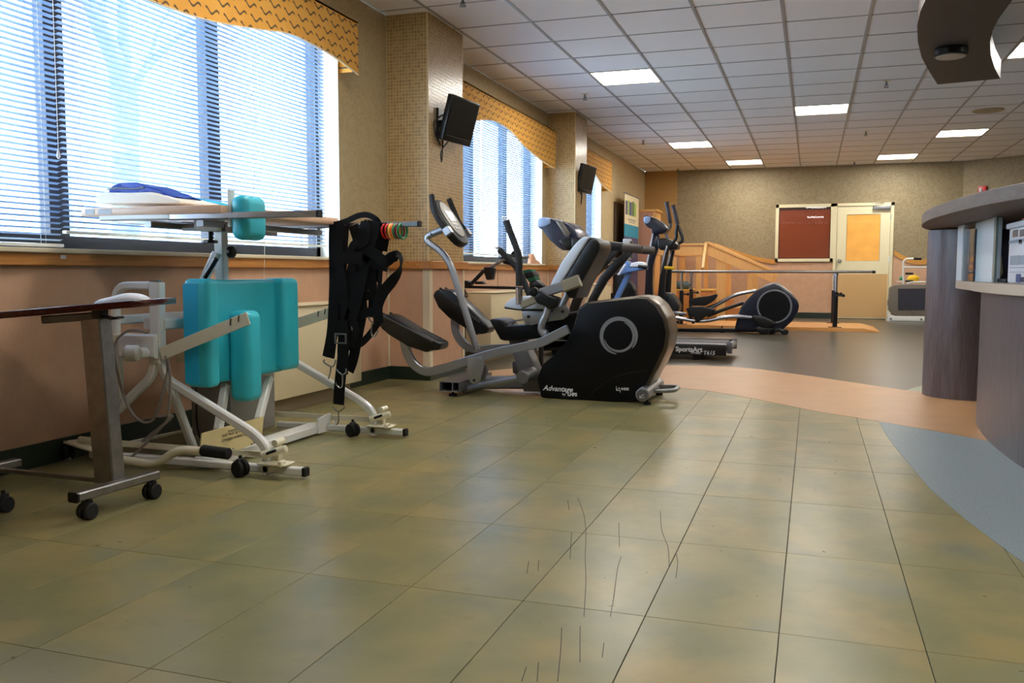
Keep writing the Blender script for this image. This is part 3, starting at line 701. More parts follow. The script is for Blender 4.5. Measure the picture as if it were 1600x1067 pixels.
bm=new(); bar(bm,[k1-kd*.006,k1+kd*.002],.044,.034); finish(bm,'end_cap',M_black,t)
k4=P(28,722,Z=.085); k3=k4-kd*.5
bm=new(); bar(bm,[k3,k4],.042,.03); finish(bm,'foot_bar',M_steel,t)
bm=new(); m1=P(165,752,Z=.07); bar(bm,[P(-40,730,Z=.075),P(160,750,Z=.075)],.02,.018); finish(bm,'cross_bar',M_steel,t)
def caster(par,p,r=.028,ax=(1,0,0),hood=True,name='caster'):
    ax=Vector(ax).normalized(); bm=new()
    for s in (-1,1): cyl(bm,p+ax*s*.005,p+ax*s*.024,r,20,.004)
    o=finish(bm,name,M_rubber,par)
    bm=new(); cyl(bm,p+Vector((0,0,r*.3)),p+Vector((0,0,r+.02)),.007,8); box(bm,p+Vector((-.008,-.02,r*.2)),p+Vector((.008,.02,r+.008)),.003,1)
    finish(bm,'fork',M_blackm,o); return o
for kk in (k1+kd*.05,k2-kd*.02,k3+kd*.05,P(6,800,Z=0)): caster(t,Vector((kk.x,kk.y,.028)),ax=(kd.y,-kd.x,0) if kk is not k1 else (1,.3,0))
# crumpled white cloth on the table
t=thing('folded_cloth','crumpled white cloth lying on the dark overbed table','cloth',DP(150,474,3.2))
def blob(bm,c,size,n=18,m=10,wr=.15,seed=1,flat=True,rotz=0):
    rnd=random.Random(seed); ph=[rnd.uniform(0,6.28) for _ in range(8)]
    vs=[]
    for j in range(m+1):
        v=j/m; el=(v*math.pi/2) if flat else (v-.5)*math.pi
        row=[]
        for i in range(n):
            a=2*math.pi*i/n
            k=1+wr*(math.sin(2*a+ph[0])*.5+math.sin(3*a+ph[1]+2*v)*.35+math.sin(5*a+ph[2])*.3)
            ce=math.cos(el); ce=abs(ce)**.6*(1 if ce>0 else -1)
            x=size[0]*ce*math.cos(a)*k; y=size[1]*ce*math.sin(a)*k
            z=size[2]*math.sin(el)*(1+wr*math.sin(3*x/size[0]+ph[3])*math.cos(2*y/size[1]+ph[4]))
            row.append(bm.verts.new(Vector(c)+Vector((x*math.cos(rotz)-y*math.sin(rotz),x*math.sin(rotz)+y*math.cos(rotz),z))))
        vs.append(row)
    for j in range(m):
        for i in range(n): bm.faces.new((vs[j][i],vs[j][(i+1)%n],vs[j+1][(i+1)%n],vs[j+1][i]))
    bm.faces.new(vs[0][::-1]); bm.faces.new(vs[-1]); return bm
bm=new(); q=A+dirv*((B-A).length*.70)+perp*.2; blob(bm,(0,0,0),(.085,.07,.024),28,8,.2,3,True,0); bmesh.ops.transform(bm,matrix=Matrix(((dirv.x,perp.x,0,q.x),(dirv.y,perp.y,0,q.y),(dirv.z,perp.z,1,q.z+.0005),(0,0,0,1))),verts=bm.verts); finish(bm,'fabric',M_cloth,t,smooth=60)

# ================================================================== turquoise standing frame
YN,YFAR=3.03,3.95
t=thing('standing_frame','white steel standing frame with turquoise pads and a raised wooden tray','standing frame',(-2.4,3.5,0))
def sq(bm,px,Y,w_=.034,h=.034,r=.06,n=5,dz=0):
    pts=[P(a,b,Y=Y)+Vector((0,0,dz)) for a,b in px]
    return sweep(bm,fillet(pts,r,n),rect(w_,h,.2),up=(0,1,0))
# base rails
for Y,e,sx in ((YN,P(476,750,Z=0),-2.93),(YFAR,P(632,686,Z=0),-2.62)):
    bm=new(); bar(bm,[(sx,Y,.028),(e.x-.015,Y,.028)],.034,.032); finish(bm,'base_rail',M_white,t)
    bm=new(); box(bm,(e.x-.018,Y-.018,.010),(e.x,Y+.018,.046),.003,1); finish(bm,'end_cap',M_rubber,t)
bm=new(); box(bm,(-2.42,YN-.0,.012),(-2.33,YFAR,.05),.003,1); finish(bm,'cross_beam',M_white,t)
bm=new(); slab(bm,[Vector((-2.33,YFAR-.1,.012)),Vector((-2.33,YFAR+.02,.012)),Vector((-2.33,YFAR+.02,.10)),Vector((-2.33,YFAR-.1,.085))],(.01,0,0)); finish(bm,'gusset',M_white,t)
bm=new()
XP=-2.30
pp=PX([(314,697),(316,677),(412,651),(409,689),(364,706)],XP)
for v in pp: v.z=max(v.z,.02)
slab(bm,pp,(-.006,0,0)); cv=finish(bm,'cover_plate',M_panelcream,t)
q=P(345,690,X=XP+.002)
rt_=(math.pi/2,0,math.pi/2)
for i,(s,px_) in enumerate((('WARNING:',(356,676)),('UNIT MUST BE FULLY',(347,683.5)),('LOWERED DURING USE',(346.5,691)))):
    text(s,.0165 if i else .015,P(*px_,X=XP+.0015),rt_,M_darkprint,cv,'warning_lettering',ext=.0002)
bm=new()
for px_ in ((364,701),(397,691),(393,694)): 
    q=P(*px_,X=XP); cyl(bm,q,q+Vector((.003,0,0)),.004,10)
finish(bm,'plate_screw',M_steel,t)
# side frames: upright with handle loop, forward leg, back leg
for Y,near in ((YN,True),(YFAR,False)):
    U=P(245,441,Y=YN); 
    def tr_(px): return [Vector((P(a,b,Y=YN).x,Y,P(a,b,Y=YN).z)) for a,b in px]
    bm=new(); sweep(bm,[*tr_([(245,441),(248,566)])],rect(.052,.045,.12),up=(0,1,0)); finish(bm,'upright',M_white,t)
    bm=new(); sweep(bm,fillet(tr_([(181,530),(181,446),(236,446)]),.07,6),rect(.034,.034,.2),up=(0,1,0)); finish(bm,'handle_loop',M_white,t)
    bm=new(); q=tr_([(243,440)])[0]; cyl(bm,q,q+Vector((0,0,.006)),.024,16); finish(bm,'cap',M_chrome,t)
    bm=new(); sweep(bm,fillet(tr_([(252,552),(256,590),(396,677),(418,700),(418,741)]),.07,6),rect(.036,.034,.2),up=(0,1,0)); finish(bm,'leg',M_white,t)
    bm=new(); sweep(bm,fillet(tr_([(243,555),(238,588),(156,668),(146,690),(147,714)]),.07,6),rect(.034,.034,.2),up=(0,1,0)); finish(bm,'leg',M_white,t)
    bm=new(); sweep(bm,[*tr_([(186,536),(186,642)])],rect(.032,.03,.2),up=(0,1,0)); finish(bm,'back_upright',M_white,t)
    # link bar
    bm=new(); a_,b_=tr_([(150,692),(433,715)]); bar(bm,[a_+Vector((0,.03,0)),b_+Vector((0,.03,0))],.008,.026); finish(bm,'link_bar',M_whitecream,t)
    # foot bracket with caster
    q=tr_([(432,741)])[0]; 
    bm=new(); box(bm,(q.x-.06,Y-.05,.052),(q.x+.07,Y+.03,.06),.003,1); cyl(bm,(q.x-.055,Y-.02,.085),(q.x+.05,Y+.0,.115),.016,16,.004); box(bm,(q.x-.02,Y+.01,.06),(q.x+.005,Y+.04,.14),.003,1); cyl(bm,(q.x,Y-.01,.135),(q.x,Y+.05,.135),.014,14)
    box(bm,(q.x+.04,Y-.055,.05),(q.x+.06,Y-.02,.075),.004,1)
    br=finish(bm,'foot_bracket',M_whitecream,t)
    bm=new(); cyl(bm,(q.x-.02,Y-.036,.097),(q.x+.02,Y-.034,.112),.006,10); finish(bm,'slot',M_black,br)
    caster(t,Vector((P(389,746,Y=YN).x,Y-.055,.034)),.033,(.3,1,0))
    q=tr_([(130,712)])[0]
    bm=new(); slab(bm,[Vector((q.x-.06,Y-.05,.075)),Vector((q.x+.1,Y-.05,.045)),Vector((q.x+.1,Y+.05,.045)),Vector((q.x-.02,Y+.05,.075))],(0,0,.012),.003,1); cyl(bm,(q.x,Y-.02,.09),(q.x+.1,Y-.0,.085),.016,14,.003); finish(bm,'foot_bracket',M_whitecream,t)
    caster(t,Vector((P(116,726,Y=YN).x,Y-.04,.034)),.033,(.3,1,0))
# third leg, thin rod
bm=new(); sweep(bm,[P(255,572,Y=YN+.05),P(302,700,Z=.05)],rect(.034,.034,.2),up=(0,1,0)); finish(bm,'leg',M_white,t)
bm=new(); tube(bm,[P(192,694,Z=.05),P(336,663,Z=.05)],.009,10); finish(bm,'stretcher',M_whitecream,t)
# pedal bar with grip
bm=new(); tube(bm,fillet([P(a,b,Y=2.94) for a,b in ((150,713),(246,726),(276,702),(330,706))],.06,6),.0175,14); finish(bm,'pedal_bar',M_whitecream,t)
bm=new(); a_=P(316,703.5,Y=2.94); b_=P(358,709,Y=2.94); cyl(bm,a_,b_,.0235,18,.004); finish(bm,'pedal_grip',M_rubber,t)
# mid structure: channel, cross beams, motor box
bm=new(); bar(bm,[P(165,524,Y=YN),P(249,540,Y=YN)+Vector((0,0,0))],.04,.04)
finish(bm,'rear_bracket',M_whitecream,t)
bm=new(); a_=P(192,539,Y=YN-.02); b_=P(247,539,Y=YN-.02); b_.z=a_.z; bar(bm,[a_,b_],.05,.10); finish(bm,'mounting_plate',M_white,t)
bm=new(); bar(bm,[(-2.60,YN,.60),(-2.60,YFAR,.60)],.11,.045); finish(bm,'cross_channel',M_white,t)
bm=new(); bar(bm,[(-2.85,YN,.61),(-2.85,YFAR,.61)],.04,.04); finish(bm,'cross_channel',M_white,t)
bm=new(); a_=P(196,552,Y=YN-.1); b_=P(240,550,Y=YN); cyl(bm,a_,a_+Vector((.05,.02,0)),.034,20,.006); cyl(bm,a_+Vector((.05,.02,0)),b_,.022,16); o=finish(bm,'clamp_tube',M_white,t)
bm=new(); cyl(bm,a_-Vector((.004,.004,0)),a_+Vector((.004,0,0)),.020,16); finish(bm,'tube_plug',M_greym,o)
bm=new(); a_=P(275,536,Y=3.2); b_=P(318,568,Y=3.2); box(bm,(a_.x,3.2,b_.z),(b_.x+.05,3.34,a_.z),.006); cb=finish(bm,'motor_box',M_panelcream,t)
bm=new(); q=P(297,568,Y=3.24); cyl(bm,q,q-Vector((0,0,.03)),.012,12); tube(bm,smoothc([q-Vector((0,0,.03)),q+Vector((-.01,.05,-.12)),q+Vector((-.08,.15,-.35)),q+Vector((.02,.2,-.55))]),.004,8); finish(bm,'cable_gland',M_black,cb)
bm=new(); box(bm,(-2.74,3.42,.05),(-2.52,3.78,.50),.01); finish(bm,'actuator_housing',mat('grey_housing',(140,136,128),.45),t)
# mast with brace and gas strut
MX=-2.63; MY=3.5
bm=new(); bar(bm,[P(345,360,Y=MY),Vector((P(345,360,Y=MY).x,MY,.05))],.052,.045,up=(0,1,0)); finish(bm,'mast',M_white,t)
bm=new(); sweep(bm,[P(339,395,Y=MY-.05),P(283,513,Y=MY-.15)],rect(.034,.034),up=(0,1,0)); finish(bm,'brace',M_white,t)
bm=new(); a_=P(338,404,Y=MY-.1); b_=P(320,434,Y=MY-.1); cyl(bm,a_,b_,.011,12); finish(bm,'gas_strut',M_black,t)
for p1,p2 in (((352,602),(341,672)),((421,590),(404,655))):
    bm=new(); sweep(bm,[P(*p1,X=-2.43),P(*p2,X=-2.38)],rect(.034,.034),up=(1,0,0)); finish(bm,'leg',M_white,t)
# clamp under the tray
bm=new(); q=P(329,378,Y=3.35); cyl(bm,q-Vector((0,0,.006)),q+Vector((0,0,.008)),.032,6,.003); cyl(bm,q,q+Vector((0,0,.05)),.011,12); finish(bm,'clamp_knob',M_black,t)
bm=new(); q=P(357,394,Y=3.47); cyl(bm,q,q+Vector((.03,.0,0)),.028,20,.008); finish(bm,'adjusting_knob',M_black,t)
# tray rails
zr=1.035
for Y,pa,pb in ((YN,(266,337),(497,334)),(YFAR,(322,352),(654,350))):
    a_=P(*pa,Y=Y); b_=P(*pb,Y=Y); b_.z=a_.z=P(*pb,Y=Y).z
    bm=new(); bar(bm,[a_,b_],.03,.026); r_=finish(bm,'tray_rail',M_chrome,t)
    bm=new(); bar(bm,[b_,b_+Vector((.010,0,0))],.033,.029); finish(bm,'end_cap',M_black,r_)
bm=new(); a_=P(160,339,Y=YN); b_=P(268,338,Y=YN); bar(bm,[a_,Vector((b_.x,YN,a_.z))],.035,.036); finish(bm,'rail_sleeve',M_white,t)
bm=new(); bar(bm,[P(190,346,Y=3.3),P(310,352,Y=3.3)],.05,.02); bar(bm,[P(288,349,Y=3.3)-Vector((0,0,.01)),P(360,352,Y=3.3)-Vector((0,0,.01))],.04,.034); finish(bm,'tray_bracket',M_silver,t)
bm=new(); bar(bm,[P(288,355,Y=3.18),P(356,356,Y=3.18)],.03,.03); finish(bm,'tray_slide',M_steel,t)
bm=new(); q=P(326,350,Y=3.16); box(bm,q-Vector((.06,.02,.03)),q+Vector((.06,.03,.03)),.004); finish(bm,'slide_block',M_white,t)
bm=new(); bar(bm,[(-2.62,YN,1.015),(-2.62,YFAR,1.015)],.035,.025); bar(bm,[(-2.36,YN,1.015),(-2.36,YFAR,1.015)],.035,.025); finish(bm,'tray_cross_bar',M_silver,t)
# wooden tray
zt0=P(130,331,Y=YN).z; 
bm=new(); tz=1.052
slab(bm,[Vector((-2.945,YN-.02,tz)),Vector((-2.245,YN-.02,tz)),Vector((-2.245,YFAR,tz)),Vector((-2.945,YFAR,tz))],(0,0,.034),.005); ty=finish(bm,'tray',M_board,t)
for px_,wd in (((133,325),.048),((153,325),.07)):
    q=P(*px_,Y=YN-.0205); bm=new(); box(bm,(q.x,YN-.0212,tz+.006),(q.x+wd,YN-.0202,tz+.029)); finish(bm,'paper_label',mat('paper_label',(206,206,208),.7),ty)
# pads
def padbox(a,b,m,bev,name,par=None,smooth=50):
    bm=new(); box(bm,a,b,bev,5); return finish(bm,name,m,par or t,smooth=smooth)
# big pad, plane X = -2.4; pad spans px 308..440 plus bolsters
PXD=-2.36
a_=P(330,437,X=PXD); b_=P(448,580,X=PXD)
zT=.79; zB=.345
padbox((PXD-.10,a_.y-.02,zB),(PXD-.02,b_.y+.02,zT-.005),M_teal,.02,'back_pad')
padbox((PXD-.10,a_.y-.055,zB-.005),(PXD+.025,a_.y+.02,zT),M_teal,.022,'side_bolster')
bm=new(); box(bm,(PXD-.098,a_.y-.0565,zB+.012),(PXD-.03,a_.y-.0545,zT-.02)); 
tube(bm,[(PXD-.028,a_.y-.0565,zB+.015),(PXD-.028,a_.y-.0565,zT-.02)],.0015,6); finish(bm,'seam',M_teal2,t)
q1=P(441,434,X=PXD+.02); q2=P(468,580,X=PXD+.02)
padbox((PXD-.10,q1.y-.0,.355),(PXD+.03,q2.y-.0,zT),M_teal,.028,'side_bolster')
q1=P(384,486,X=PXD+.08); q2=P(415,630,X=PXD+.08)
padbox((PXD-.02,q1.y,q2.z+.02),(PXD+.09,q2.y-.02,q1.z),M_teal,.034,'knee_pad')
# arm supports with slots
for Y,pa,pb in ((YN,(252,553),(388,497)),(YFAR,(468,504),(520,487))):
    a_=P(*pa,Y=Y-.03); b_=P(*pb,Y=Y-.03)
    if Y==YFAR: a_=a_+(a_-b_)*1.6
    bm=new(); sweep(bm,[a_,b_],rect(.005,.052,.3),up=(b_-a_).cross(Vector((0,1,0)))); 
    o=finish(bm,'arm_support',M_whitecream,t)
    d_=(b_-a_).normalized(); up_=Vector((-d_.z,0,d_.x)); bm=new()
    for k in (.035,.075):
        q=b_-d_*k; bar(bm,[q+Vector((0,-.004,0))+up_*.025,q+Vector((0,-.004,0))-up_*.0-d_*.012],.002,.006)
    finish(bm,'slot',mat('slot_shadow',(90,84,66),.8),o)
# chest pad on post
q1=P(360,302,Y=3.42); q2=P(414,376,Y=3.42)
q1=P(371,302,X=-2.155); q2=P(414,376,X=-2.155); q1.y=3.05; q2.y+=.03
padbox((-2.235,q1.y,q2.z),(-2.155,q2.y,q1.z),M_teal,.034,'chest_pad')
bm=new(); box(bm,(-2.25,q1.y+.01,1.0),(-2.235,q1.y+.045,1.15),.003,1); finish(bm,'pad_bracket',M_white,t)
# far curved pad lying behind the bag
bm=new(); blobp=[P(a,b,Y=3.74) for a,b in ((262,331),(266,309),(300,309),(335,315),(356,320),(356,331))]
slab(bm,blobp,(0,.09,0),.012,3); finish(bm,'hip_pad',M_teal,t)

# towel and blue bag on the tray
tzp=tz+.034
q=P(215,316,Y=3.2); t2=thing('folded_towel','thick folded white towel on the wooden tray, under the blue bag','towel',(-2.62,3.25,tzp))
bm=new(); ya=3.12
sec=PY([(150,318),(149,308),(154,303),(165,302.5),(200,304),(230,302.5),(242,303),(255,307),(272,311),(280,314),(281,318)],3.16)
for v in sec: v.z=max(v.z,tzp+.001)
slab(bm,sec,(0,.30,0),.010,4); finish(bm,'lower_fold',M_towel,t2,smooth=60)
bm=new(); sec=PY([(156,303.5),(160,300.5),(200,301),(236,300),(246,304),(240,306),(200,305.5),(158,306)],3.19); 
for v in sec: v.z=max(v.z,tzp+.03)
slab(bm,sec,(0,.22,0),.006,3); finish(bm,'upper_fold',M_towel,t2,smooth=60)
t2=thing('blue_bag','crumpled royal blue zip bag lying on the folded towel','bag',(-2.6,3.28,tzp+.05))
sec=PY([(170,300),(168,297),(176,290),(190,285.5),(200,284),(215,287),(235,291),(246,296),(262,303),(277,307),(268,311),(255,309),(240,303),(215,304),(190,305)],3.24)
bm=new(); slab(bm,sec,(0,.17,0),.014,4); 
rn=random.Random(4)
bmesh.ops.subdivide_edges(bm,edges=bm.edges[:],cuts=2,use_grid_fill=True)
for v in bm.verts: v.co+=Vector((math.sin(v.co.x*90)*.002,math.sin(v.co.z*130+v.co.x*40)*.004,math.sin(v.co.y*70+v.co.x*55)*.003))
b_=finish(bm,'bag_body',M_bluebag,t2,smooth=60)
bm=new(); z_=smoothc(PY([(168,296),(185,294),(205,295),(225,293)],3.235),4); sweep(bm,z_,rect(.004,.006),up=(0,0,1)); finish(bm,'zipper',M_black,b_)

# loose grey cables of the frame
t2=thing('grey_cable','looped grey cable hanging on the white standing frame','cable',(-2.6,3.0,.6))
for n_,pts in enumerate(([(231,520),(215,516),(200,517),(185,528),(178,545),(180,565),(188,600),(198,630),(212,652),(228,660),(243,650),(255,610),(262,580)],
            [(262,560),(266,590),(264,640),(262,655),(240,680),(215,705),(190,726),(170,740),(150,745),(120,738),(100,728),(98,722),(110,716)],
            [(258,556),(262,575),(258,600),(250,630),(245,650),(270,650),(240,675),(222,690)])):
    bm=new(); tube(bm,smoothc([P(a,b,Y=2.955+.012*n_) for a,b in pts],5),.0055,8); finish(bm,'cable_loop',M_cable,t2)

# ================================================================== harness of black webbing on the far rail
HY=YFAR-.03
t=thing('harness','black webbing support harness with steel hooks hung over the far tray rail','harness',(P(560,345,Y=YFAR).x,YFAR,1.05))
S={}
def strap(px,w_=.045,dy=0,twist=None,ys=None):
    w_*=1.08
    pts=[P(a,b,Y=HY+dy+(ys[i] if ys else 0)) for i,(a,b) in enumerate(px)]
    bm=new(); 
    if twist:
        n=5; m_=len(smoothc(pts,n)); 
        ups=[]
        for i in range(m_):
            k=i/(m_-1)*(len(twist)-1); j=min(int(k),len(twist)-2); f_=k-j; a_=twist[j]*(1-f_)+twist[j+1]*f_
            a_=math.radians(a_); ups.append(Vector((math.sin(a_),-math.cos(a_),0)))
        ribbon(bm,pts,w_,ups)
    else: ribbon(bm,pts,w_,(0,-1,0))
    return finish(bm,'strap',M_strap,t,smooth=60)
w1=.055
strap([(523,346),(522,380),(523,430),(522,470),(519,520),(512,558)],.055,-.02)
strap([(530,350),(527,385),(530,420),(536,460),(540,500),(535,540),(536,585)],.05,-.03)
strap([(520,352),(540,346),(560,337),(575,336),(588,343),(594,352)],.026,-.012,ys=[0,.0,.0,.0,0,.02])
strap([(584,345),(580,370),(571,400),(562,440),(553,480),(545,505)],.062,-.03)
strap([(600,348),(601,370),(598,392)],.045,.03)
strap([(572,347),(566,372),(556,400),(546,440),(540,480)],.05,-.02)
strap([(558,378),(552,382),(548,392),(549,410),(551,425)],.032,-.045)
strap([(568,345),(574,360),(570,378),(556,385)],.03,-.04)
strap([(519,407),(530,402),(550,403),(566,404)],.055,-.055)
strap([(566,385),(585,398),(602,408),(612,402),(622,400),(627,407),(624,422),(612,440),(598,458),(590,480),(592,505)],.05,-.035,twist=[0,0,25,60,90,110,60,20,0,0])
strap([(570,398),(590,412),(606,416)],.05,-.03)
strap([(583,405),(581,430),(583,460),(582,495)],.045,.0)
strap([(560,465),(575,462),(590,455)],.04,-.01)
strap([(557,494),(575,488),(592,489)],.045,-.02)
strap([(534,500),(537,540),(531,600),(529,632)],.055,-.045)
strap([(560,440),(566,480),(560,520),(552,560),(545,580)],.05,-.01)
strap([(556,540),(566,535),(580,520),(592,502)],.032,-.02)
strap([(548,495),(556,515),(548,545)],.035,-.035)
strap([(536,352),(534,390),(532,440),(536,480),(541,520),(544,548)],.06,-.015)
strap([(527,470),(524,500),(519,530),(515,559)],.05,.0)
strap([(590,350),(592,380),(586,410),(584,440)],.05,.01)
strap([(552,352),(560,378),(566,410),(570,440),(560,470)],.05,.0)
strap([(595,420),(593,450),(591,480),(590,500)],.02,-.02)
# padding panel at the shoulder
bm=new(); slab(bm,PY([(524,352),(540,350),(546,362),(540,400),(528,404)],HY+.02),(0,-.02,0),.006,2); finish(bm,'shoulder_pad',M_blk_nylon,t)
# buckle
bm=new(); q=P(532,529,Y=HY-.06)
for a_,b_ in (((-.034,-.026),(.034,-.018)),((-.034,.018),(.034,.026)),((-.034,-.026),(-.024,.026)),((.024,-.026),(.034,.026))): box(bm,q+Vector((a_[0],-.003,a_[1])),q+Vector((b_[0],.003,b_[1])),.002,1)
finish(bm,'buckle',M_greym,t)
def hook(px,dy):
    bm=new(); tube(bm,smoothc([P(a,b,Y=HY+dy) for a,b in px],4),.0038,8); finish(bm,'hook',M_chrome,t)
hook([(507,562),(506,566),(518,573),(523,568),(524,562)],-.05); hook([(517,573),(516,582),(513,592)],-.05)
hook([(526,577),(530,582),(536,585),(541,580),(540,576)],-.06); hook([(535,584),(535,600),(532,606),(526,602),(525,597)],-.06)
hook([(519,636),(520,637),(528,643),(538,637),(537,633)],-.06); hook([(529,643),(529,658),(525,663),(522,656)],-.06)
hook([(576,494),(577,499),(582,503),(588,498),(586,493)],-.03); hook([(582,503),(580,515),(582,526),(587,524),(591,516)],-.03)
# coloured rings on the far rail
RC=[(603.5,M_red,'bright red'),(609,M_red,'crimson second'),(614,M_ygold,'yellow'),(617.4,M_orange,'orange'),(621,M_green,'pale green'),(624.5,M_maroon,'maroon'),(629,M_green,'dark green end')]
zc=P(620,355,Y=YFAR).z
for i,(xx,m_,nm) in enumerate(RC):
    q=P(xx,356,Y=YFAR); q.z=zc-.018
    bm=new(); torus(bm,q,Vector((1,-.22,0)),.036,.0048 if i!=6 else .006,32,8)
    single(bm,'ring',m_,'%s plastic ring on the far tray rail%s'%(nm,{0:', next to the harness',6:', outermost'}.get(i,'')),'ring','plastic rings on the tray rail',loc=q)

# ================================================================== recumbent cross trainer (main machine)
Y0,Y1=5.50,5.90; YC=5.70
t=thing('recumbent_cross_trainer','black and silver recumbent cross trainer with a ring emblem on its housing','exercise machine',(-1.5,YC,0))
def zoomp(l,ox,oy,k): return [(ox+a/k,oy+b/k) for a,b in l]
near=[(550,545),(592,515),(720,500),(850,485),(900,490),(950,530),(985,590),(1000,660),(990,740),(950,830),(930,875),(890,950),(840,1025),(720,1028),(600,1020),(470,1010),(350,1000),(330,905),(360,830),(410,790),(460,745),(490,700),(510,660),(535,600)]
near=zoomp(near,740,320,3.334)
npts=PY(near,Y0)
bm=new(); slab(bm,npts,(0,.03,0),.006,2); finish(bm,'side_cover',M_hous,t,smooth=35)
bm=new(); slab(bm,[v+Vector((0,Y1-Y0,0)) for v in npts],(0,.03,0),.006,2); finish(bm,'side_cover',M_hous,t,smooth=35)
mid=zoomp([(548,535),(590,506),(720,490),(855,474),(915,480),(968,522),(1008,590),(1022,665),(1010,750),(965,850),(945,880),(905,960),(850,1020),(600,1015),(360,1000),(345,905),(420,800),(500,700)],740,320,3.334)
bm=new(); slab(bm,PY(mid,Y0+.032),(0,Y1-Y0-.034,0),.012,3); finish(bm,'rim_band',M_rim,t,smooth=35)
# lower panel line, emblem, lettering
bm=new(); sweep(bm,smoothc(PY(zoomp([(585,1010),(640,960),(700,915),(790,880),(905,862)],740,320,3.334),Y0-.001),5),rect(.004,.008),up=(0,-1,0)); finish(bm,'panel_seam',M_rubber,t)
ec=P(967,525.5,Y=Y0)
def arc(bm,R,wd,a0,a1,y,n=60,taper=True,off=(0,0)):
    for i in range(n):
        pass
    vs=[]
    for i in range(n+1):
        k=i/n; a=math.radians(a0+(a1-a0)*k); w_=wd*(math.sin(math.pi*min(1,max(.02,k)))**.45 if taper else 1)
        c_=Vector((ec.x+off[0],y,ec.z+off[1]))
        for r in (R-w_/2,R+w_/2):
            for yy in (0,-.0012): vs.append(bm.verts.new(c_+Vector((math.cos(a)*r,yy,math.sin(a)*r))))
    for i in range(n):
        b=i*4; 
        for q in ((0,1,5,4),(1,3,7,5),(3,2,6,7),(2,0,4,6)): bm.faces.new([vs[b+j] for j in q])
    bm.faces.new([vs[j] for j in (0,1,3,2)]); bm.faces.new([vs[n*4+j] for j in (0,2,3,1)])
    return bm
bm=new(); arc(bm,.112,.026,262,-42,Y0-.0002); finish(bm,'ring_emblem',M_bevelgrey,t)
bm=new(); arc(bm,.094,.016,195,430,Y0-.0004); finish(bm,'ring_emblem',M_bevelgrey,t)
rz=(math.pi/2,0,0)
q=P(848.5,609.3,Y=Y0-.002); text('Advantage',.047,q,(math.pi/2,math.radians(1.5),0),M_lettering,t,bold=.0008,shear=.3)
q=P(878.5,617.5,Y=Y0-.002); text('by',.024,q,rz,M_lettering,t)
q=P(887,618.3,Y=Y0-.002); text('LHFS',.029,q,rz,M_lettering,t,bold=.0014)
q=P(970,609.5,Y=Y0-.002); text('4400',.026,q,rz,M_lettering,t,bold=.0006)
bm=new(); q=P(963,610,Y=Y0-.002); 
for a_,b_ in (((0,0,.0),(0,0,.026)),((0,0,.0),(.026,0,.0)),((.002,0,.002),(.02,0,.02)),((.02,0,.02),(.026,0,-.012))): bar(bm,[q+Vector(a_),q+Vector(b_)],.003,.003,up=(0,1,0))
finish(bm,'logo_mark',M_lettering,t)
# rear stabilizer roller with loop handle and feet
bm=new(); a_=P(1003.5,617,Y=5.40); b_=Vector((a_.x,5.98,a_.z)); cyl(bm,a_,b_,.043,28,.005); ro=finish(bm,'rear_stabilizer',M_silver,t)
bm=new(); cyl(bm,a_-Vector((0,.003,0)),a_+Vector((0,.002,0)),.034,28); finish(bm,'end_disc',M_greym,ro)
bm=new(); q=a_-Vector((0,.0045,0)); 
for u_,v_ in (((-.014,0,-.006),(-.014,0,-.018)),((-.014,0,-.018),(.014,0,-.014)),((-.012,0,-.012),(.01,0,.004))): bar(bm,[q+Vector(u_),q+Vector(v_)],.003,.003,up=(0,1,0))
finish(bm,'logo_mark',M_lettering,ro)
bm=new(); hx=a_.x; tube(bm,fillet([(hx+.03,5.58,a_.z+.005),(hx+.17,5.58,a_.z+.01),(hx+.17,5.80,a_.z+.01),(hx+.03,5.80,a_.z+.005)],.07,8),.014,12); finish(bm,'lift_handle',M_silver,t)
for yy in (5.46,5.92):
    bm=new(); cyl(bm,(hx+.02,yy,.0),(hx+.02,yy,.014),.024,16); cyl(bm,(hx+.02,yy,.014),(hx+.02,yy,.05),.009,8); finish(bm,'levelling_foot',M_rubber,t)
# front stabilizer (hollow box profile)
fx=P(704,612,Y=5.38).x
bm=new(); 
for (xa,za,xb,zb) in ((-.072,.035,.072,.041),(-.072,.094,.072,.10),(-.072,.035,-.065,.10),(.065,.035,.072,.10),(.018,.04,.024,.095)): box(bm,(fx+xa,5.36,za),(fx+xb,5.98,zb),.002,1)
finish(bm,'front_stabilizer',M_greym,t)
for yy in (5.42,5.93):
    bm=new(); cyl(bm,(fx,yy,0),(fx,yy,.014),.027,16); cyl(bm,(fx,yy,.014),(fx,yy,.036),.009,8); finish(bm,'levelling_foot',M_rubber,t)
# base beams
bm=new(); a_=P(722,607,Y=YC-.18); cyl(bm,P(724,609,Y=5.52),P(818,589,Y=5.52),.025,16); finish(bm,'base_tube',M_silver,t)
bm=new(); cyl(bm,P(816,590,Y=5.45),P(832,583,Y=5.62),.044,24,.004); finish(bm,'pivot_axle',M_greym,t)
bm=new(); bar(bm,[(fx,YC,.055),(P(860,600,Y=YC).x,YC,.085)],.12,.08); finish(bm,'base_beam',M_greym,t)
bm=new(); slab(bm,PY([(794,530),(815,530),(833,566),(843,592),(846,612),(818,612),(808,575)],YC-.07),(0,.14,0),.006); finish(bm,'seat_post',M_greym,t)
bm=new(); slab(bm,PY([(800,566),(812,562),(815,580),(808,587),(801,582)],5.9),(0,.03,0),.004); finish(bm,'far_bracket',M_greym,t)
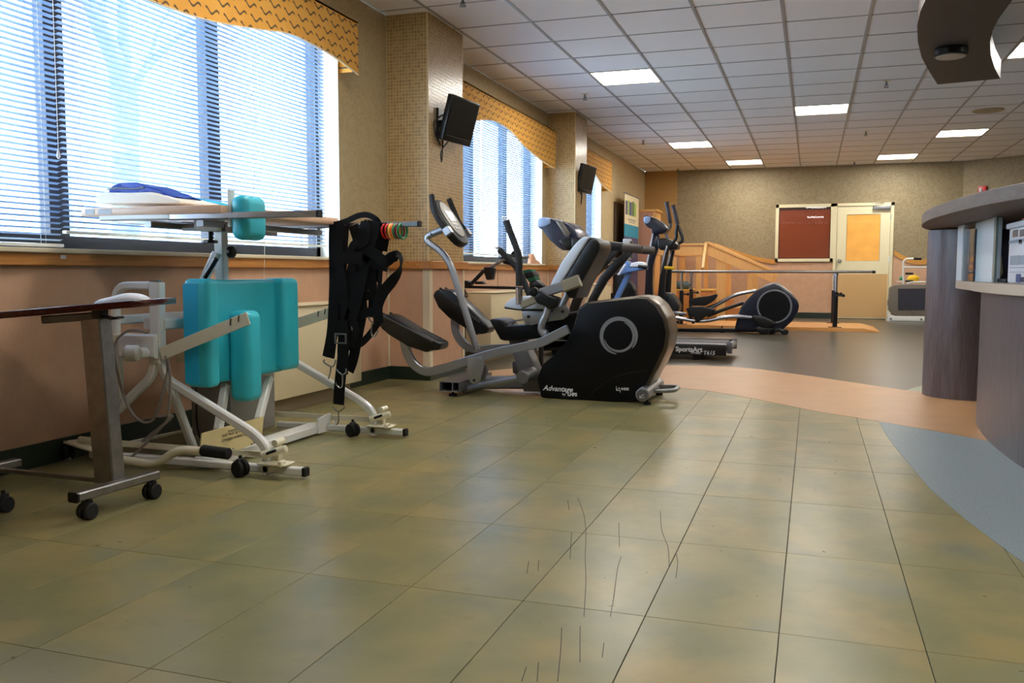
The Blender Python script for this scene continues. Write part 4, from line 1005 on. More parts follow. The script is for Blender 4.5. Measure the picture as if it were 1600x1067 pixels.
# pedal arms
def arm(px,Y,wd=.058,name='pedal_arm'):
    bm=new(); sweep(bm,smoothc(PY(px,Y),5),rect(.035,wd,.12),up=[Vector((0,1,0)).cross(Vector((1,0,0)))]*1 if False else None) if False else None
    pts=smoothc(PY(px,Y),5); rings=[]
    for i,p in enumerate(pts):
        T=(pts[min(i+1,len(pts)-1)]-pts[max(i-1,0)]).normalized(); N=Vector((-T.z,0,T.x))
        rings.append([bm.verts.new(p+Vector((0,a*.018,0))+N*b*wd/2) for a,b in ((-1,-.85),(-.8,-1),(.8,-1),(1,-.85),(1,.85),(.8,1),(-.8,1),(-1,.85))])
    for i in range(len(rings)-1):
        for k in range(8): bm.faces.new((rings[i][k],rings[i][(k+1)%8],rings[i+1][(k+1)%8],rings[i+1][k]))
    bm.faces.new(rings[0][::-1]); bm.faces.new(rings[-1])
    return finish(bm,name,M_silver,t,smooth=30)
arm([(631,528),(634,543),(640,559),(650,572),(663,579.5),(677,580),(700,574),(730,564),(775,551),(822,541),(845,535),(862,527),(888,514)],5.42)
arm([(711,496),(712,514),(718,529),(730,541),(746,545.5),(770,544.5),(800,543),(840,541)],5.96)
bm=new(); bar(bm,[P(727,500,Y=6.0),P(747,548,Y=6.0)],.03,.045,up=(0,1,0)); finish(bm,'link_bar',M_silver,t)
# pivot bracket near
bm=new(); slab(bm,PY([(730,560),(753,556),(756,566),(755,577),(750,596),(741,601),(734,597),(730,585)],5.38),(0,.02,0),.004); br=finish(bm,'pivot_bracket',M_silver,t)
bm=new(); slab(bm,PY([(750,572),(757,570),(762,580),(757,592),(750,597)],5.45),(0,.02,0),.004); finish(bm,'pivot_bracket',M_greym,t)
bm=new(); q=P(741,594,Y=5.38); cyl(bm,q+Vector((0,.002,0)),q-Vector((0,.004,0)),.009,12); finish(bm,'bolt',M_black,br)
# pedals
def pedal(out,tread,Y,label=None):
    bm=new(); slab(bm,PY(out,Y-.075),(0,.15,0),.012,3); o=finish(bm,'pedal',M_black,t,smooth=45)
    bm=new(); a_,b_=PY(tread,Y-.05); bar(bm,[a_,b_],.10,.008,up=(b_-a_).cross(Vector((0,1,0)))); finish(bm,'tread_mat',M_tread,o)
    bm=new(); d_=(b_-a_).normalized(); n_=d_.cross(Vector((0,1,0)));  n_= n_ if n_.z>0 else -n_
    for yy in (0,.102): bar(bm,[a_+Vector((0,yy-.001,0))+n_*.006-d_*.02,b_+Vector((0,yy-.001,0))+n_*.008],.014,.012,up=n_)
    finish(bm,'rim',M_black,o); return o
pedal([(588,503),(590,496),(596,492),(606,491.5),(614,494),(650,516),(688,536),(688,543),(684,547.5),(672,547),(666,551),(636,541),(608,524),(596,514)],[(602,493),(680,533)],5.42)
pedal([(676,462),(679,455),(686,451.5),(696,452.5),(706,456),(735,482),(760,507),(763,513),(761,520),(752,522.5),(746,521),(742,524.5),(725,512),(700,496),(684,480)],[(690,453.5),(752,503)],5.97)
# console mast and console
bm=new(); pts=fillet(PY([(692,359),(660,371),(664,383),(700,404),(722,470),(747,552)],YC),.09,6); pts=fillet(PY([(693,358),(659,372),(700,400),(722,470),(745,546)],YC),.14,8)
tube(bm,pts,.0235,14); finish(bm,'console_mast',M_silver,t)
bm=new(); q=P(674,366,Y=YC-.023); cyl(bm,q,q-Vector((0,.006,0)),.009,12); finish(bm,'mast_bolt',M_black,t)
cc=P(707,346,Y=YC); uu=Vector((-.56,0,.83)).normalized(); ww=Vector((0,1,0)); nn=uu.cross(ww)
if nn.x<0: nn=-nn
MC=Matrix(((ww.x,uu.x,nn.x,cc.x),(ww.y,uu.y,nn.y,cc.y),(ww.z,uu.z,nn.z,cc.z),(0,0,0,1)))
def oval(bm,a,b,z0,z1,n=36,p=2.4,bev=0,dy=0):
    t_=new(); pts=[]
    for i in range(n):
        th=2*math.pi*i/n; c_,s_=math.cos(th),math.sin(th)
        pts.append(Vector((a*abs(c_)**(2/p)*(1 if c_>0 else -1),b*abs(s_)**(2/p)*(1 if s_>0 else -1)+dy,z0)))
    slab(t_,pts,(0,0,z1-z0),bev,3); _merge(bm,t_,MC); return bm
bm=new(); oval(bm,.145,.185,-.055,0,bev=.014); co=finish(bm,'console',M_black,t,smooth=50)
bm=new(); oval(bm,.105,.145,.0,.008,p=2.1,bev=.003,dy=.015); finish(bm,'console_face',M_consface,co)
bm=new(); box(bm,(-.06,-.01,.008),(.06,.08,.011),.001,1,MC); finish(bm,'display',M_screen,co)
bm=new()
for i in range(3):
    for j in range(2): box(bm,(-.05+i*.036,-.045-j*.03,.008),(-.026+i*.036,-.027-j*.03,.011),.002,1,MC)
finish(bm,'key_pad',M_silver,co)
for s in (-1,1):
    bm=new(); g=[MC@Vector((s*.175,-.07,-.01)),MC@Vector((s*.185,.02,-.02)),MC@Vector((s*.175,.12,.0)),MC@Vector((s*.15,.19,.02))]; tube(bm,smoothc(g,5),.019,12); finish(bm,'grip',M_rubber,t)
    bm=new(); box(bm,(s*.175-.025,-.11,-.035),(s*.175+.025,-.055,.015),.004,1,MC); finish(bm,'grip_bracket',M_silver,t)
# seat rail
rail=zoomp([(400,745),(412,728),(500,735),(535,765),(560,800),(740,790),(1240,680),(1245,860),(950,905),(780,925),(540,938),(500,925)],700,380,6.154)
bm=new(); slab(bm,PY(rail,YC-.13),(0,.26,0),.01,3); finish(bm,'seat_rail',M_hous,t)
bm=new(); bar(bm,[P(781,505,Y=YC-.09),P(902,487,Y=YC-.09)],.03,.012); bar(bm,[P(781,505,Y=YC-.09)+Vector((0,.18,0)),P(902,487,Y=YC-.09)+Vector((0,.18,0))],.03,.012); finish(bm,'slide_rail',M_silver,t)
bm=new(); slab(bm,PY(zoomp([(705,640),(1150,600),(1165,650),(1150,700),(1100,735),(930,760),(800,790),(750,780),(720,740)],700,380,6.154),YC-.17),(0,.02,0),.003); 
cr=finish(bm,'seat_carriage',M_silver,t)
bm=new(); slab(bm,PY(zoomp([(705,640),(1150,600),(1165,650),(1150,700),(1100,735),(930,760),(800,790),(750,780),(720,740)],700,380,6.154),YC+.15),(0,.02,0),.003); finish(bm,'seat_carriage',M_silver,t)
bm=new()
for px_ in ((776,706),(1104,657),(955,735)):
    q=P(700+px_[0]/6.154,380+px_[1]/6.154,Y=YC-.17); cyl(bm,q,q-Vector((0,.006,0)),.010,12)
finish(bm,'bolts',M_black,cr)
# seat
bm=new(); slab(bm,PY(zoomp([(300,940),(302,915),(330,885),(380,850),(440,835),(560,850),(760,900),(770,965),(420,965)],740,330,6.277),YC-.19),(0,.38,0),.02,4); se=finish(bm,'seat',M_silverblue,t,smooth=50)
bm=new(); slab(bm,PY(zoomp([(298,940),(300,955),(420,972),(770,985),(770,965),(420,957)],740,330,6.277),YC-.195),(0,.39,0),.004); finish(bm,'seat_base',M_black,se)
bk=zoomp([(738,750),(760,690),(800,620),(850,515),(905,435),(960,360),(1020,290),(1060,258),(1100,245),(1150,250),(1115,290),(1050,390),(960,540),(850,720)],740,330,6.277)
bm=new(); slab(bm,PY(bk,YC-.19),(0,.38,0),.016,3); bo=finish(bm,'backrest',M_silverblue,t,smooth=45)
bk2=zoomp([(850,720),(960,545),(1055,390),(1120,285),(1160,262),(1200,266),(1230,300),(1236,350),(1215,420),(1140,560),(1040,730),(990,860),(930,850)],740,330,6.277)
bm=new(); slab(bm,PY(bk2,YC-.18),(0,.36,0),.02,3); finish(bm,'back_shell',M_black,bo,smooth=45)
# arm assembly near
bm=new(); sweep(bm,[P(846,458,Y=YC-.26),P(882,447,Y=YC-.26)],rect(.05,.062,.15),up=(0,0,1)); finish(bm,'arm_block',M_silver,t)
bm=new(); sweep(bm,[P(880,448,Y=YC-.262),P(906,438,Y=YC-.262)],rect(.055,.075,.15),up=(0,0,1)); finish(bm,'arm_block',mat('tan_grey_metal',(140,132,112),.4,metal=.4),t)
bm=new(); sweep(bm,[P(815,477,Y=YC-.26),P(838,467,Y=YC-.26)],rect(.045,.05,.15),up=(0,0,1)); finish(bm,'arm_block',MATS['tan_grey_metal'],t)
bm=new(); slab(bm,PY([(832,462),(846,453),(858,461),(872,466),(868,478),(858,485),(850,478),(838,474)],YC-.29),(0,.10,0),.012,3); finish(bm,'arm_hub',M_black,t)
bm=new(); q=P(832.5,456,Y=YC-.30); cyl(bm,q,q+Vector((0,.05,0)),.030,24,.008); cyl(bm,q-Vector((0,.008,0)),q,.02,20,.004); finish(bm,'adjusting_knob',M_black,t)
bm=new(); tube(bm,smoothc(PY([(857,478),(853,492),(847,505),(846,515),(850,521),(856,520)],YC-.25),5),.024,14); finish(bm,'lower_handle',M_silver,t)
bm=new(); tube(bm,smoothc(PY([(889,452),(884,466),(877,480)],YC-.1),4),.02,12); finish(bm,'back_tube',M_silver,t)
bm=new(); q=P(811.5,476,Y=YC-.27); cyl(bm,q,P(811,449,Y=YC-.27),.022,16,.003); finish(bm,'handle_socket',M_chrome,t)
bm=new(); tube(bm,smoothc(PY([(811,447),(811,425),(811,403),(804,380),(797,362),(791,345)],YC-.27),5),.022,14); hn=finish(bm,'handle_bar',M_rubber,t)
def pins(c,d,par):
    bm=new()
    for dx in (-.014,0,.014): cyl(bm,c+Vector((dx,0,0)),c+Vector((dx,0,0))+d*.03,.005,8)
    finish(bm,'steel_pins',M_chrome,par)
pins(P(791,345,Y=YC-.27),Vector((-.4,0,.9)).normalized(),hn)
bm=new(); tube(bm,smoothc(PY([(828,463),(818,438),(806,417),(793,403),(780,390)],YC+.25),5),.021,14); hn=finish(bm,'handle_bar',M_rubber,t)
pins(P(780,390,Y=YC+.25),Vector((-.7,0,.7)).normalized(),hn)

# ================================================================== arm exerciser behind the trainer
YA=7.05
t=thing('arm_exerciser','black arm exerciser with a long horizontal bar and a green cuff below the second window','exercise machine',(-2.3,YA,0))
bm=new(); bar(bm,[P(716,448,Y=YA),P(858,451,Y=YA)],.03,.024); finish(bm,'main_bar',M_blackm,t)
bm=new(); slab(bm,PY(zoomp([(110,415),(130,375),(165,357),(205,372),(210,405),(160,420)],700,380,6.154),YA-.05),(0,.1,0),.006); finish(bm,'end_bracket',M_black,t)
bm=new(); slab(bm,PY(zoomp([(255,395),(260,370),(320,365),(345,395)],700,380,6.154),YA-.04),(0,.08,0),.006); finish(bm,'slide_carriage',M_black,t)
bm=new(); bar(bm,[P(738,442,Y=YA),P(757,422,Y=YA)],.03,.03,up=(0,1,0)); finish(bm,'lower_arm',M_blackm,t)
bm=new(); slab(bm,PY(zoomp([(338,228),(430,232),(420,300),(415,352),(365,355),(345,290)],700,380,6.154),YA-.05),(0,.1,0),.012,3); finish(bm,'pad_block',M_black,t)
bm=new(); cyl(bm,P(765,419,Y=YA),P(790,404,Y=YA),.012,12); cyl(bm,P(785,406,Y=YA+.02),P(826,402,Y=YA+.02),.010,12); finish(bm,'crank_rod',M_steel,t)
bm=new(); slab(bm,PY([(782,402),(790,396),(800,398),(806,410),(796,414),(786,412)],YA+.03),(0,.06,0),.008); finish(bm,'crank_hub',M_black,t)
bm=new(); cyl(bm,P(806,399,Y=YA+.1),P(806,399,Y=YA+.16),.045,20,.006); finish(bm,'far_grip',M_black,t)
bm=new(); slab(bm,PY([(815,423),(829,420),(838,438),(826,442)],YA-.02),(0,.14,0),.015,3); cf=finish(bm,'arm_cuff',mat('dark_green_fabric',(28,84,62),.8,bump=.4,bscale=200),t)
bm=new(); slab(bm,PY([(817,428),(831,424),(835,431),(821,436)],YA-.03),(0,.16,0),.006); finish(bm,'cuff_strap',M_blk_nylon,cf)
bm=new(); slab(bm,PY([(826,442),(838,437),(848,446),(846,452),(828,452)],YA-.03),(0,.1,0),.008,2); finish(bm,'cuff_cradle',M_black,t)
bm=new(); tube(bm,smoothc(PY([(722,450),(729,458),(730,464),(725,461)],YA-.02),4),.005,8); finish(bm,'strap_loop',M_black,t)
for xx in (724,846):
    bm=new(); q=P(xx,452,Y=YA+.03); bar(bm,[q,Vector((q.x,q.y,.03))],.035,.035,up=(0,1,0)); finish(bm,'leg',M_blackm,t)
    bm=new(); box(bm,(q.x-.03,YA-.25,0),(q.x+.03,YA+.32,.03),.008); finish(bm,'foot',M_blackm,t)

# ================================================================== treadmill
TY0,TY1=8.42,9.16
t=thing('treadmill','black treadmill with white side lettering behind the recumbent trainer','treadmill',(-1.6,8.8,0))
dk=zoomp([(0,718),(760,722),(762,838),(700,842),(0,820)],1030,440,7.27)
xl=-2.55; e1=P(1134.5,540,Y=TY0)
bm=new(); box(bm,(xl,TY0,.045),(e1.x,TY0+.06,e1.z),.004); sd=finish(bm,'side_panel',M_black,t)
bm=new(); box(bm,(xl,TY0-.002,e1.z),(e1.x,TY0+.075,e1.z+.012),.004,1); finish(bm,'foot_rail',M_silver,t)
bm=new(); box(bm,(xl,TY1-.06,.045),(e1.x,TY1,e1.z+.012),.006); finish(bm,'side_panel',M_black,t)
bm=new(); box(bm,(xl+.3,TY0+.075,e1.z-.02),(e1.x-.02,TY1-.07,e1.z+.004),.008); finish(bm,'running_belt',mat('grey_belt',(60,58,60),.6,bump=.4,bscale=300),t)
bm=new(); box(bm,(xl,TY0+.03,.05),(e1.x-.05,TY1-.03,.09)); finish(bm,'frame',M_blackm,t)
e2=P(1143,533,Y=TY0+.04)
bm=new(); box(bm,(e1.x,TY0+.10,.06),(e1.x+.045,TY0+.14,.165),.006); box(bm,(e1.x,TY1-.07,.06),(e1.x+.045,TY1-.03,.165),.006); cyl(bm,(e1.x+.012,TY0+.14,.11),(e1.x+.012,TY1-.07,.11),.035,20); finish(bm,'rear_roller',M_greym,t)
q=P(1055.5,548.5,Y=TY0-.003); text('SportsArt',.062,q,rz,M_lettering,sd,bold=.0022)
q=P(1079.5,552.5,Y=TY0-.003); text('FITNESS',.026,q,rz,M_lettering,sd,bold=.0006)
q=P(1098.5,553.8,Y=TY0-.003); text('T615',.052,q,rz,M_lettering,sd,bold=.0006,shear=.15)
for px_ in (1088,):
    q=P(px_,556,Y=TY0+.05); 
    for yy in (TY0+.03,TY1-.06):
        bm=new(); box(bm,(q.x-.03,yy,0.012),(q.x+.03,yy+.04,.055),.004,1); cyl(bm,(q.x,yy+.02,0),(q.x,yy+.02,.014),.032,16); finish(bm,'leg',M_black,t)
for yy in (TY0+.03,TY1-.06):
    bm=new(); cyl(bm,(xl+.15,yy,.04),(xl+.15,yy+.04,.04),.04,20,.004); finish(bm,'wheel',M_rubber,t)
bm=new(); slab(bm,[Vector((xl-.05,TY0,.03)),Vector((xl+.45,TY0,.08)),Vector((xl+.45,TY0,.26)),Vector((xl+.05,TY0,.24)),Vector((xl-.05,TY0,.16))],(0,TY1-TY0,0),.03,3); finish(bm,'motor_hood',M_black,t)
# uprights, handrails, console
for yy in (TY0+.0,TY1-.05):
    up=zoomp([(0,0)],0,0,1)
    bm=new(); slab(bm,PY([(953,391),(968,391),(948,415),(925,440),(909,468),(897,500),(893,540),(878,540),(883,500),(893,470),(912,432),(935,407)],yy) if yy<TY0+.1 else [v+Vector((0,yy-TY0,0)) for v in PY([(953,391),(968,391),(948,415),(925,440),(909,468),(897,500),(893,540),(878,540),(883,500),(893,470),(912,432),(935,407)],TY0)],(0,.05,0),.01); finish(bm,'upright',M_black,t)
    base=PY([(893,372),(937,375),(975,379.5),(976,392),(935,392),(893,388)],TY0)
    bm=new(); slab(bm,[v+Vector((0,yy-TY0,0)) for v in base],(0,.05,0),.012,3); hr=finish(bm,'handrail',M_black,t)
    bm=new(); tube(bm,[v+Vector((0,yy-TY0+.025,0)) for v in PY([(972,386.5),(1000,389),(1003,389.5)],TY0)],.042,16,scale=[1,1,.8]); finish(bm,'grip',mat('grey_brown_grip',(72,64,58),.6),hr)
cs=zoomp([(622,130),(625,80),(660,60),(720,63),(800,90),(870,97),(930,125),(985,180),(1030,258),(1000,330),(960,360),(930,385),(870,382),(820,350),(750,290),(700,225),(670,180),(630,160)],740,330,6.277)
bm=new(); slab(bm,PY(cs,TY0+.12),(0,.5,0),.03,4); cn=finish(bm,'console',mat('slate_black_plastic',(36,42,60),.25,coat=.3),t,smooth=50)
bm=new(); slab(bm,PY(zoomp([(620,165),(622,85),(660,57),(745,62),(760,120),(700,150)],740,330,6.277),TY0+.11),(0,.52,0),.02,3); finish(bm,'console_nose',mat('pale_blue_grey_plastic',(150,168,200),.3),cn)
bm=new(); slab(bm,PY(zoomp([(795,88),(860,95),(950,220),(930,262),(890,240),(830,140)],740,330,6.277),TY0+.105),(0,.53,0),.008,2); finish(bm,'console_trim',mat('bronze_trim',(120,112,102),.25,metal=.4),cn)
bm=new(); slab(bm,PY(zoomp([(828,285),(870,268),(1010,262),(1010,340),(930,385),(880,360)],740,330,6.277),TY0+.02),(0,.7,0),.02,3); finish(bm,'cup_tray',M_black,cn)

# ================================================================== white boxes, banner, cabinet at the far left
def stand_at(p): return p
t=thing('pull_up_banner','tall cream, teal and purple pull-up banner standing by the window wall','banner',(-2.8,14.9,0))
BX=-2.9; ya=P(976.5,303,X=BX).y; yb=P(998,308,X=BX).y
def bz(py_): return P(987,py_,X=BX).z
z3=2.09; z2=P(987,352,X=BX).z; z1=P(987,371,X=BX).z
for z_a,z_b,m_,nm in ((z2,z3,mat('banner_cream',(226,214,176),.6),'cream_field'),(z1,z2,mat('banner_teal',(30,138,168),.6),'teal_field'),(.06,z1,mat('banner_purple',(74,66,98),.6),'purple_field')):
    bm=new(); box(bm,(BX-.004,ya,z_a),(BX,yb,z_b)); finish(bm,nm,m_,t)
bm=new(); box(bm,(BX-.02,ya-.01,z3),(BX+.015,yb+.01,z3+.02),.004,1); finish(bm,'top_bar',M_silver,t)
bm=new(); box(bm,(BX-.1,ya-.02,0),(BX+.1,yb+.02,.06),.01); finish(bm,'base',M_silver,t)
zz=P(987,327,X=BX).z
for i,(c_,w_) in enumerate((((70,70,110),.16),((150,180,70),.11),((74,84,120),.2),((96,120,70),.2),((140,190,60),.14))):
    y_=ya+.06+sum((.18,.13,.22,.22)[:i]); bm=new(); box(bm,(BX,y_,zz-.11),(BX+.001,y_+w_,zz+.11+.02*(i%2))); finish(bm,'logo_block',mat('logo%d'%i,c_,.6),t)
bm=new(); box(bm,(BX,ya+.25,zz-.19),(BX+.001,yb-.25,zz-.17)); box(bm,(BX,ya+.35,zz-.225),(BX+.001,yb-.35,zz-.21)); finish(bm,'caption_lines',mat('caption_grey',(140,136,120),.6),t)
t=thing('tall_cabinet','tall pink-beige cabinet with a wooden top edge in the far corner','cabinet',(-2.75,15.9,0))
a_=P(999,331,Y=15.55); b_=P(1020,331,Y=15.55)
bm=new(); box(bm,(a_.x,15.55,.0),(b_.x,16.1,a_.z),.004,1); finish(bm,'body',M_pinkcab,t)
bm=new(); box(bm,(a_.x-.01,15.53,a_.z),(b_.x+.08,16.12,a_.z+.04),.004,1); finish(bm,'top_board',M_stairwood,t)
bm=new(); box(bm,(b_.x,15.56,0),(b_.x+.05,16.1,a_.z)); finish(bm,'side_frame',M_stairwood,t)
t=thing('paper_dispenser','two stacked white plastic dispensers on a post beside the banner','dispenser',(-2.4,12.0,0))
for k,(ya_,yb_) in enumerate(((373,386),(394,406))):
    a_=P(973,ya_,Y=12.0); b_=P(988,yb_,Y=12.0); bm=new(); box(bm,(a_.x,12.0,b_.z),(b_.x-.03,12.12,a_.z),.012,3); o=finish(bm,'dispenser_box',M_palegrey,t)
    bm=new(); box(bm,(b_.x-.032,11.996,b_.z+.02),(b_.x,12.1,a_.z-.03),.004,1); finish(bm,'front_slot',mat('slot_grey',(100,92,84),.5),o)
bm=new(); a_=P(980,386,Y=12.06); cyl(bm,(a_.x,12.08,0.02),(a_.x,12.08,1.2),.02,12); finish(bm,'post',M_palegrey,t)
bm=new(); cyl(bm,(a_.x,12.08,0),(a_.x,12.08,.025),.16,24,.006); finish(bm,'base',M_palegrey,t)

# ================================================================== pale blue upright bike and black spin bike
YB=10.35
t=thing('upright_bike','exercise bike with a pale blue and white seat on a slanted blue post','exercise bike',(-2.2,YB+.1,0))
k6=lambda l:zoomp(l,920,380,8.893)
bm=new(); slab(bm,PY(k6([(388,442),(490,290),(520,245),(548,250),(575,310),(560,335),(650,340),(785,335),(790,362),(700,375),(560,405),(430,440)]),YB),(0,.2,0),.012,3); se=finish(bm,'seat_shell',M_bluesteel,t)
bm=new(); slab(bm,PY(k6([(560,330),(585,275),(640,262),(700,254),(750,268),(775,300),(780,325)]),YB-.01),(0,.22,0),.02,4); finish(bm,'seat_pad',M_palegrey,se)
bm=new(); slab(bm,PY(k6([(388,442),(490,290),(525,290),(430,442)]),YB-.008),(0,.216,0),.008,2); finish(bm,'seat_nose',M_palegrey,se)
bm=new(); sweep(bm,[P(984,425,Y=YB+.1),P(962,470,Y=YB+.1)]+[P(948,500,Y=YB+.1)],rect(.06,.075,.15),up=(0,1,0)); finish(bm,'seat_post',M_bluesteel,t)
bm=new(); cyl(bm,P(997,416,Y=YB-.02),P(1012,417.5,Y=YB-.02),.02,12,.004); cyl(bm,P(1008,418,Y=YB-.03),P(1008,418,Y=YB+.1),.028,16); finish(bm,'adjusting_lever',M_black,t)
bm=new(); q=P(948,500,Y=YB+.1); bar(bm,[Vector((q.x,q.y,q.z+.02)),Vector((q.x-.02,q.y,.05))],.08,.08,up=(0,1,0)); bar(bm,[(q.x-.45,q.y,.05),(q.x+.25,q.y,.05)],.08,.06); finish(bm,'frame',M_bluesteel,t)
for dx in (-.45,.25):
    bm=new(); box(bm,(q.x+dx-.04,q.y-.25,0),(q.x+dx+.04,q.y+.25,.05),.012); finish(bm,'foot',M_black,t)
YS=11.2
t=thing('spin_bike','black spin bike with a round wheel cover behind the pale blue seat','exercise bike',(-2.3,YS+.1,0))
bm=new(); slab(bm,PY(k6([(340,330),(360,250),(410,225),(480,240),(510,300),(500,440),(600,560),(650,650),(640,760),(600,900),(360,900),(330,700),(330,500)]),YS),(0,.16,0),.03,3); fr_=finish(bm,'frame_cover',M_black,t)
bm=new(); q=P(964,416,Y=YS-.004); torus(bm,q,(0,1,0),.095,.010,28,8); torus(bm,q,(0,1,0),.05,.01,24,8); finish(bm,'wheel_ring',M_greym,fr_)
bm=new(); tube(bm,smoothc(PY(k6([(350,310),(260,330),(180,350),(130,350)]),YS+.05),4),.022,12); finish(bm,'handlebar',M_black,t)
bm=new(); q=P(960,470,Y=YS+.08); bar(bm,[(q.x-.4,q.y,.04),(q.x+.3,q.y,.04)],.08,.08); 
for dx in (-.4,.3): box(bm,(q.x+dx-.04,q.y-.25,0),(q.x+dx+.04,q.y+.25,.06),.01)
finish(bm,'base_frame',M_black,t)
bm=new(); bar(bm,[Vector((q.x,q.y,.08)),Vector((q.x,q.y,q.z+.1))],.08,.1,up=(0,1,0)); finish(bm,'column',M_black,t)

# ================================================================== far elliptical trainer
YE=12.3; t=thing('elliptical_trainer','navy black elliptical trainer with long chrome pedal arms near the parallel bars','exercise machine',(-1.2,YE+.25,0))
k7=lambda l:zoomp(l,1030,440,7.27)
hs=k7([(860,515),(890,390),(925,290),(1000,200),(1100,100),(1200,50),(1310,15),(1360,35),(1500,140),(1565,205),(1590,280),(1570,360),(1510,450),(1420,530),(1300,592),(1150,572),(850,560)])
bm=new(); slab(bm,PY(hs,YE),(0,.34,0),.03,4); hb=finish(bm,'rear_housing',M_housblue,t,smooth=45)
bm=new(); slab(bm,PY(k7([(1190,45),(1310,10),(1370,32),(1505,135),(1480,150),(1350,52),(1300,32),(1200,65)]),YE-.006),(0,.352,0),.006); finish(bm,'housing_trim',M_silver,hb)
q=P(1210,479,Y=YE-.003); bm=new(); 
t_=new(); torus(bm,q,(0,1,0),.215,.012,48,6); finish(bm,'ring_emblem',M_bevelgrey,hb)
bm=new(); disc_y(bm,q+Vector((0,-.002,0)),.20,.01,40,.002); finish(bm,'side_disc',M_hous,hb)
bm=new(); q2=P(1226,521,Y=YE); slab(bm,PY(k7([(1240,540),(1370,520),(1440,560),(1462,590),(1450,608),(1410,605),(1370,575),(1250,592)]),YE-.02),(0,.38,0),.012); finish(bm,'tail_bracket',M_black,t)
bm=new(); q2=P(1228,521,Y=YE); cyl(bm,Vector((q2.x,YE-.05,.035)),Vector((q2.x,YE-.01,.035)),.034,20,.004); finish(bm,'wheel',M_rubber,t)
bm=new(); q2=P(1193,519,Y=YE-.12); q2.z=.06; slab(bm,[q2+Vector(v) for v in ((-.12,0,.03),(-.06,0,.05),(.06,0,.05),(.12,0,.02),(.06,0,-.045),(-.03,0,-.058),(-.08,0,-.03))],(0,.1,0),.012); finish(bm,'stabilizer_foot',M_black,t)
bm=new(); slab(bm,PY(k7([(150,535),(860,530),(1150,545),(1150,575),(850,575),(150,565)]),YE+.12),(0,.12,0),.008); finish(bm,'base_beam',M_black,t)
bm=new(); q2=P(1128,521.5,Y=YE+.15); cyl(bm,Vector((q2.x,YE+.15,0)),Vector((q2.x,YE+.15,.012)),.035,16); cyl(bm,Vector((q2.x,YE+.15,.012)),Vector((q2.x,YE+.15,.09)),.01,8); finish(bm,'levelling_foot',M_black,t)
xf_=P(1035,515,Y=YE).x
bm=new(); box(bm,(xf_-.05,YE-.1,0),(xf_+.04,YE+.5,.06),.012); finish(bm,'front_stabilizer',M_black,t)
bm=new(); slab(bm,PY(k7([(60,120),(130,130),(185,190),(225,270),(225,320),(180,400),(140,480),(150,540),(20,540),(20,150)]),YE+.02),(0,.3,0),.02); finish(bm,'front_shroud',M_black,t)
k5=lambda l:zoomp(l,950,330,7.113)
# leaning console mast
bm=new(); slab(bm,PY(k5([(490,245),(570,258),(560,400),(520,520),(495,620),(490,800),(500,960),(560,1070),(400,1070),(405,900),(415,640),(430,560),(470,380)]),YE+.12),(0,.1,0),.02); mm=finish(bm,'console_mast',M_housblue,t)
bm=new(); slab(bm,PY(k5([(492,248),(506,250),(470,440),(437,600),(420,598),(450,440)]),YE+.115),(0,.11,0),.004); finish(bm,'mast_trim',M_palegrey,mm)
bm=new(); slab(bm,PY(k5([(395,110),(398,60),(430,40),(530,78),(610,130),(650,180),(660,200),(635,235),(570,250),(490,248),(480,195),(440,180),(410,150)]),YE+.02),(0,.3,0),.03,3); cs_=finish(bm,'console',M_housblue,t,smooth=50)
bm=new(); slab(bm,PY(k5([(393,115),(396,62),(430,42),(480,62),(470,120),(430,150)]),YE+.015),(0,.31,0),.02,3); finish(bm,'console_nose',MATS['pale_blue_grey_plastic'],cs_)
bm=new(); slab(bm,PY(k5([(550,320),(570,298),(650,300),(720,330),(770,370),(765,420),(700,432),(580,432),(552,400)]),YE+.0),(0,.32,0),.02,3); finish(bm,'pivot_housing',M_black,t)
for dy,dx in ((0,0),(.32,9)):
    pv=lambda l:[(a+dx,b) for a,b in l]
    bm=new(); slab(bm,PY(pv(k5([(640,380),(670,380),(680,420),(650,560),(640,700),(630,900),(640,1070),(545,1070),(555,900),(575,700),(600,540)])),YE-.04+dy),(0,.06,0),.012); la=finish(bm,'lower_lever',M_black,t)
    bm=new(); slab(bm,PY(pv(k5([(645,382),(662,384),(640,480),(590,700),(575,700),(600,560)])),YE-.045+dy),(0,.07,0),.003); finish(bm,'lever_trim',M_chrome,la)
kc=lambda l:zoomp(l,960,300,3.81)
for pts,gr,dy in (([(335,190),(330,215),(306,240),(312,262),(325,285)],[(310,60),(322,120),(334,188)],.35),([(376,196),(368,240),(368,270),(352,300),(330,322)],[(350,78),(365,140),(377,196)],-.03)):
    bm=new(); tube(bm,smoothc(PY(kc(pts),YE+dy),5),.022,12); ha=finish(bm,'moving_handle',M_black if dy<0 else M_greym,t)
    bm=new(); q3=smoothc(PY(kc(gr),YE+dy),4); tube(bm,q3,.03,14,scale=[1.25]+[1]*(len(q3)-2)+[.85]); finish(bm,'grip',mat('dark_plum_grip',(52,42,48),.5),ha)
bm=new(); tube(bm,smoothc(PY(kc([(378,200),(395,240),(405,275),(402,295),(380,308)]),YE+.0),5),.022,12); finish(bm,'side_handle',M_black,t)
bm=new(); a_=P(1038,418,Y=YE-.08); b_=P(1053,419,Y=YE-.08); cyl(bm,a_,b_,.022,14,.006); finish(bm,'yellow_grip',M_yellow,t)
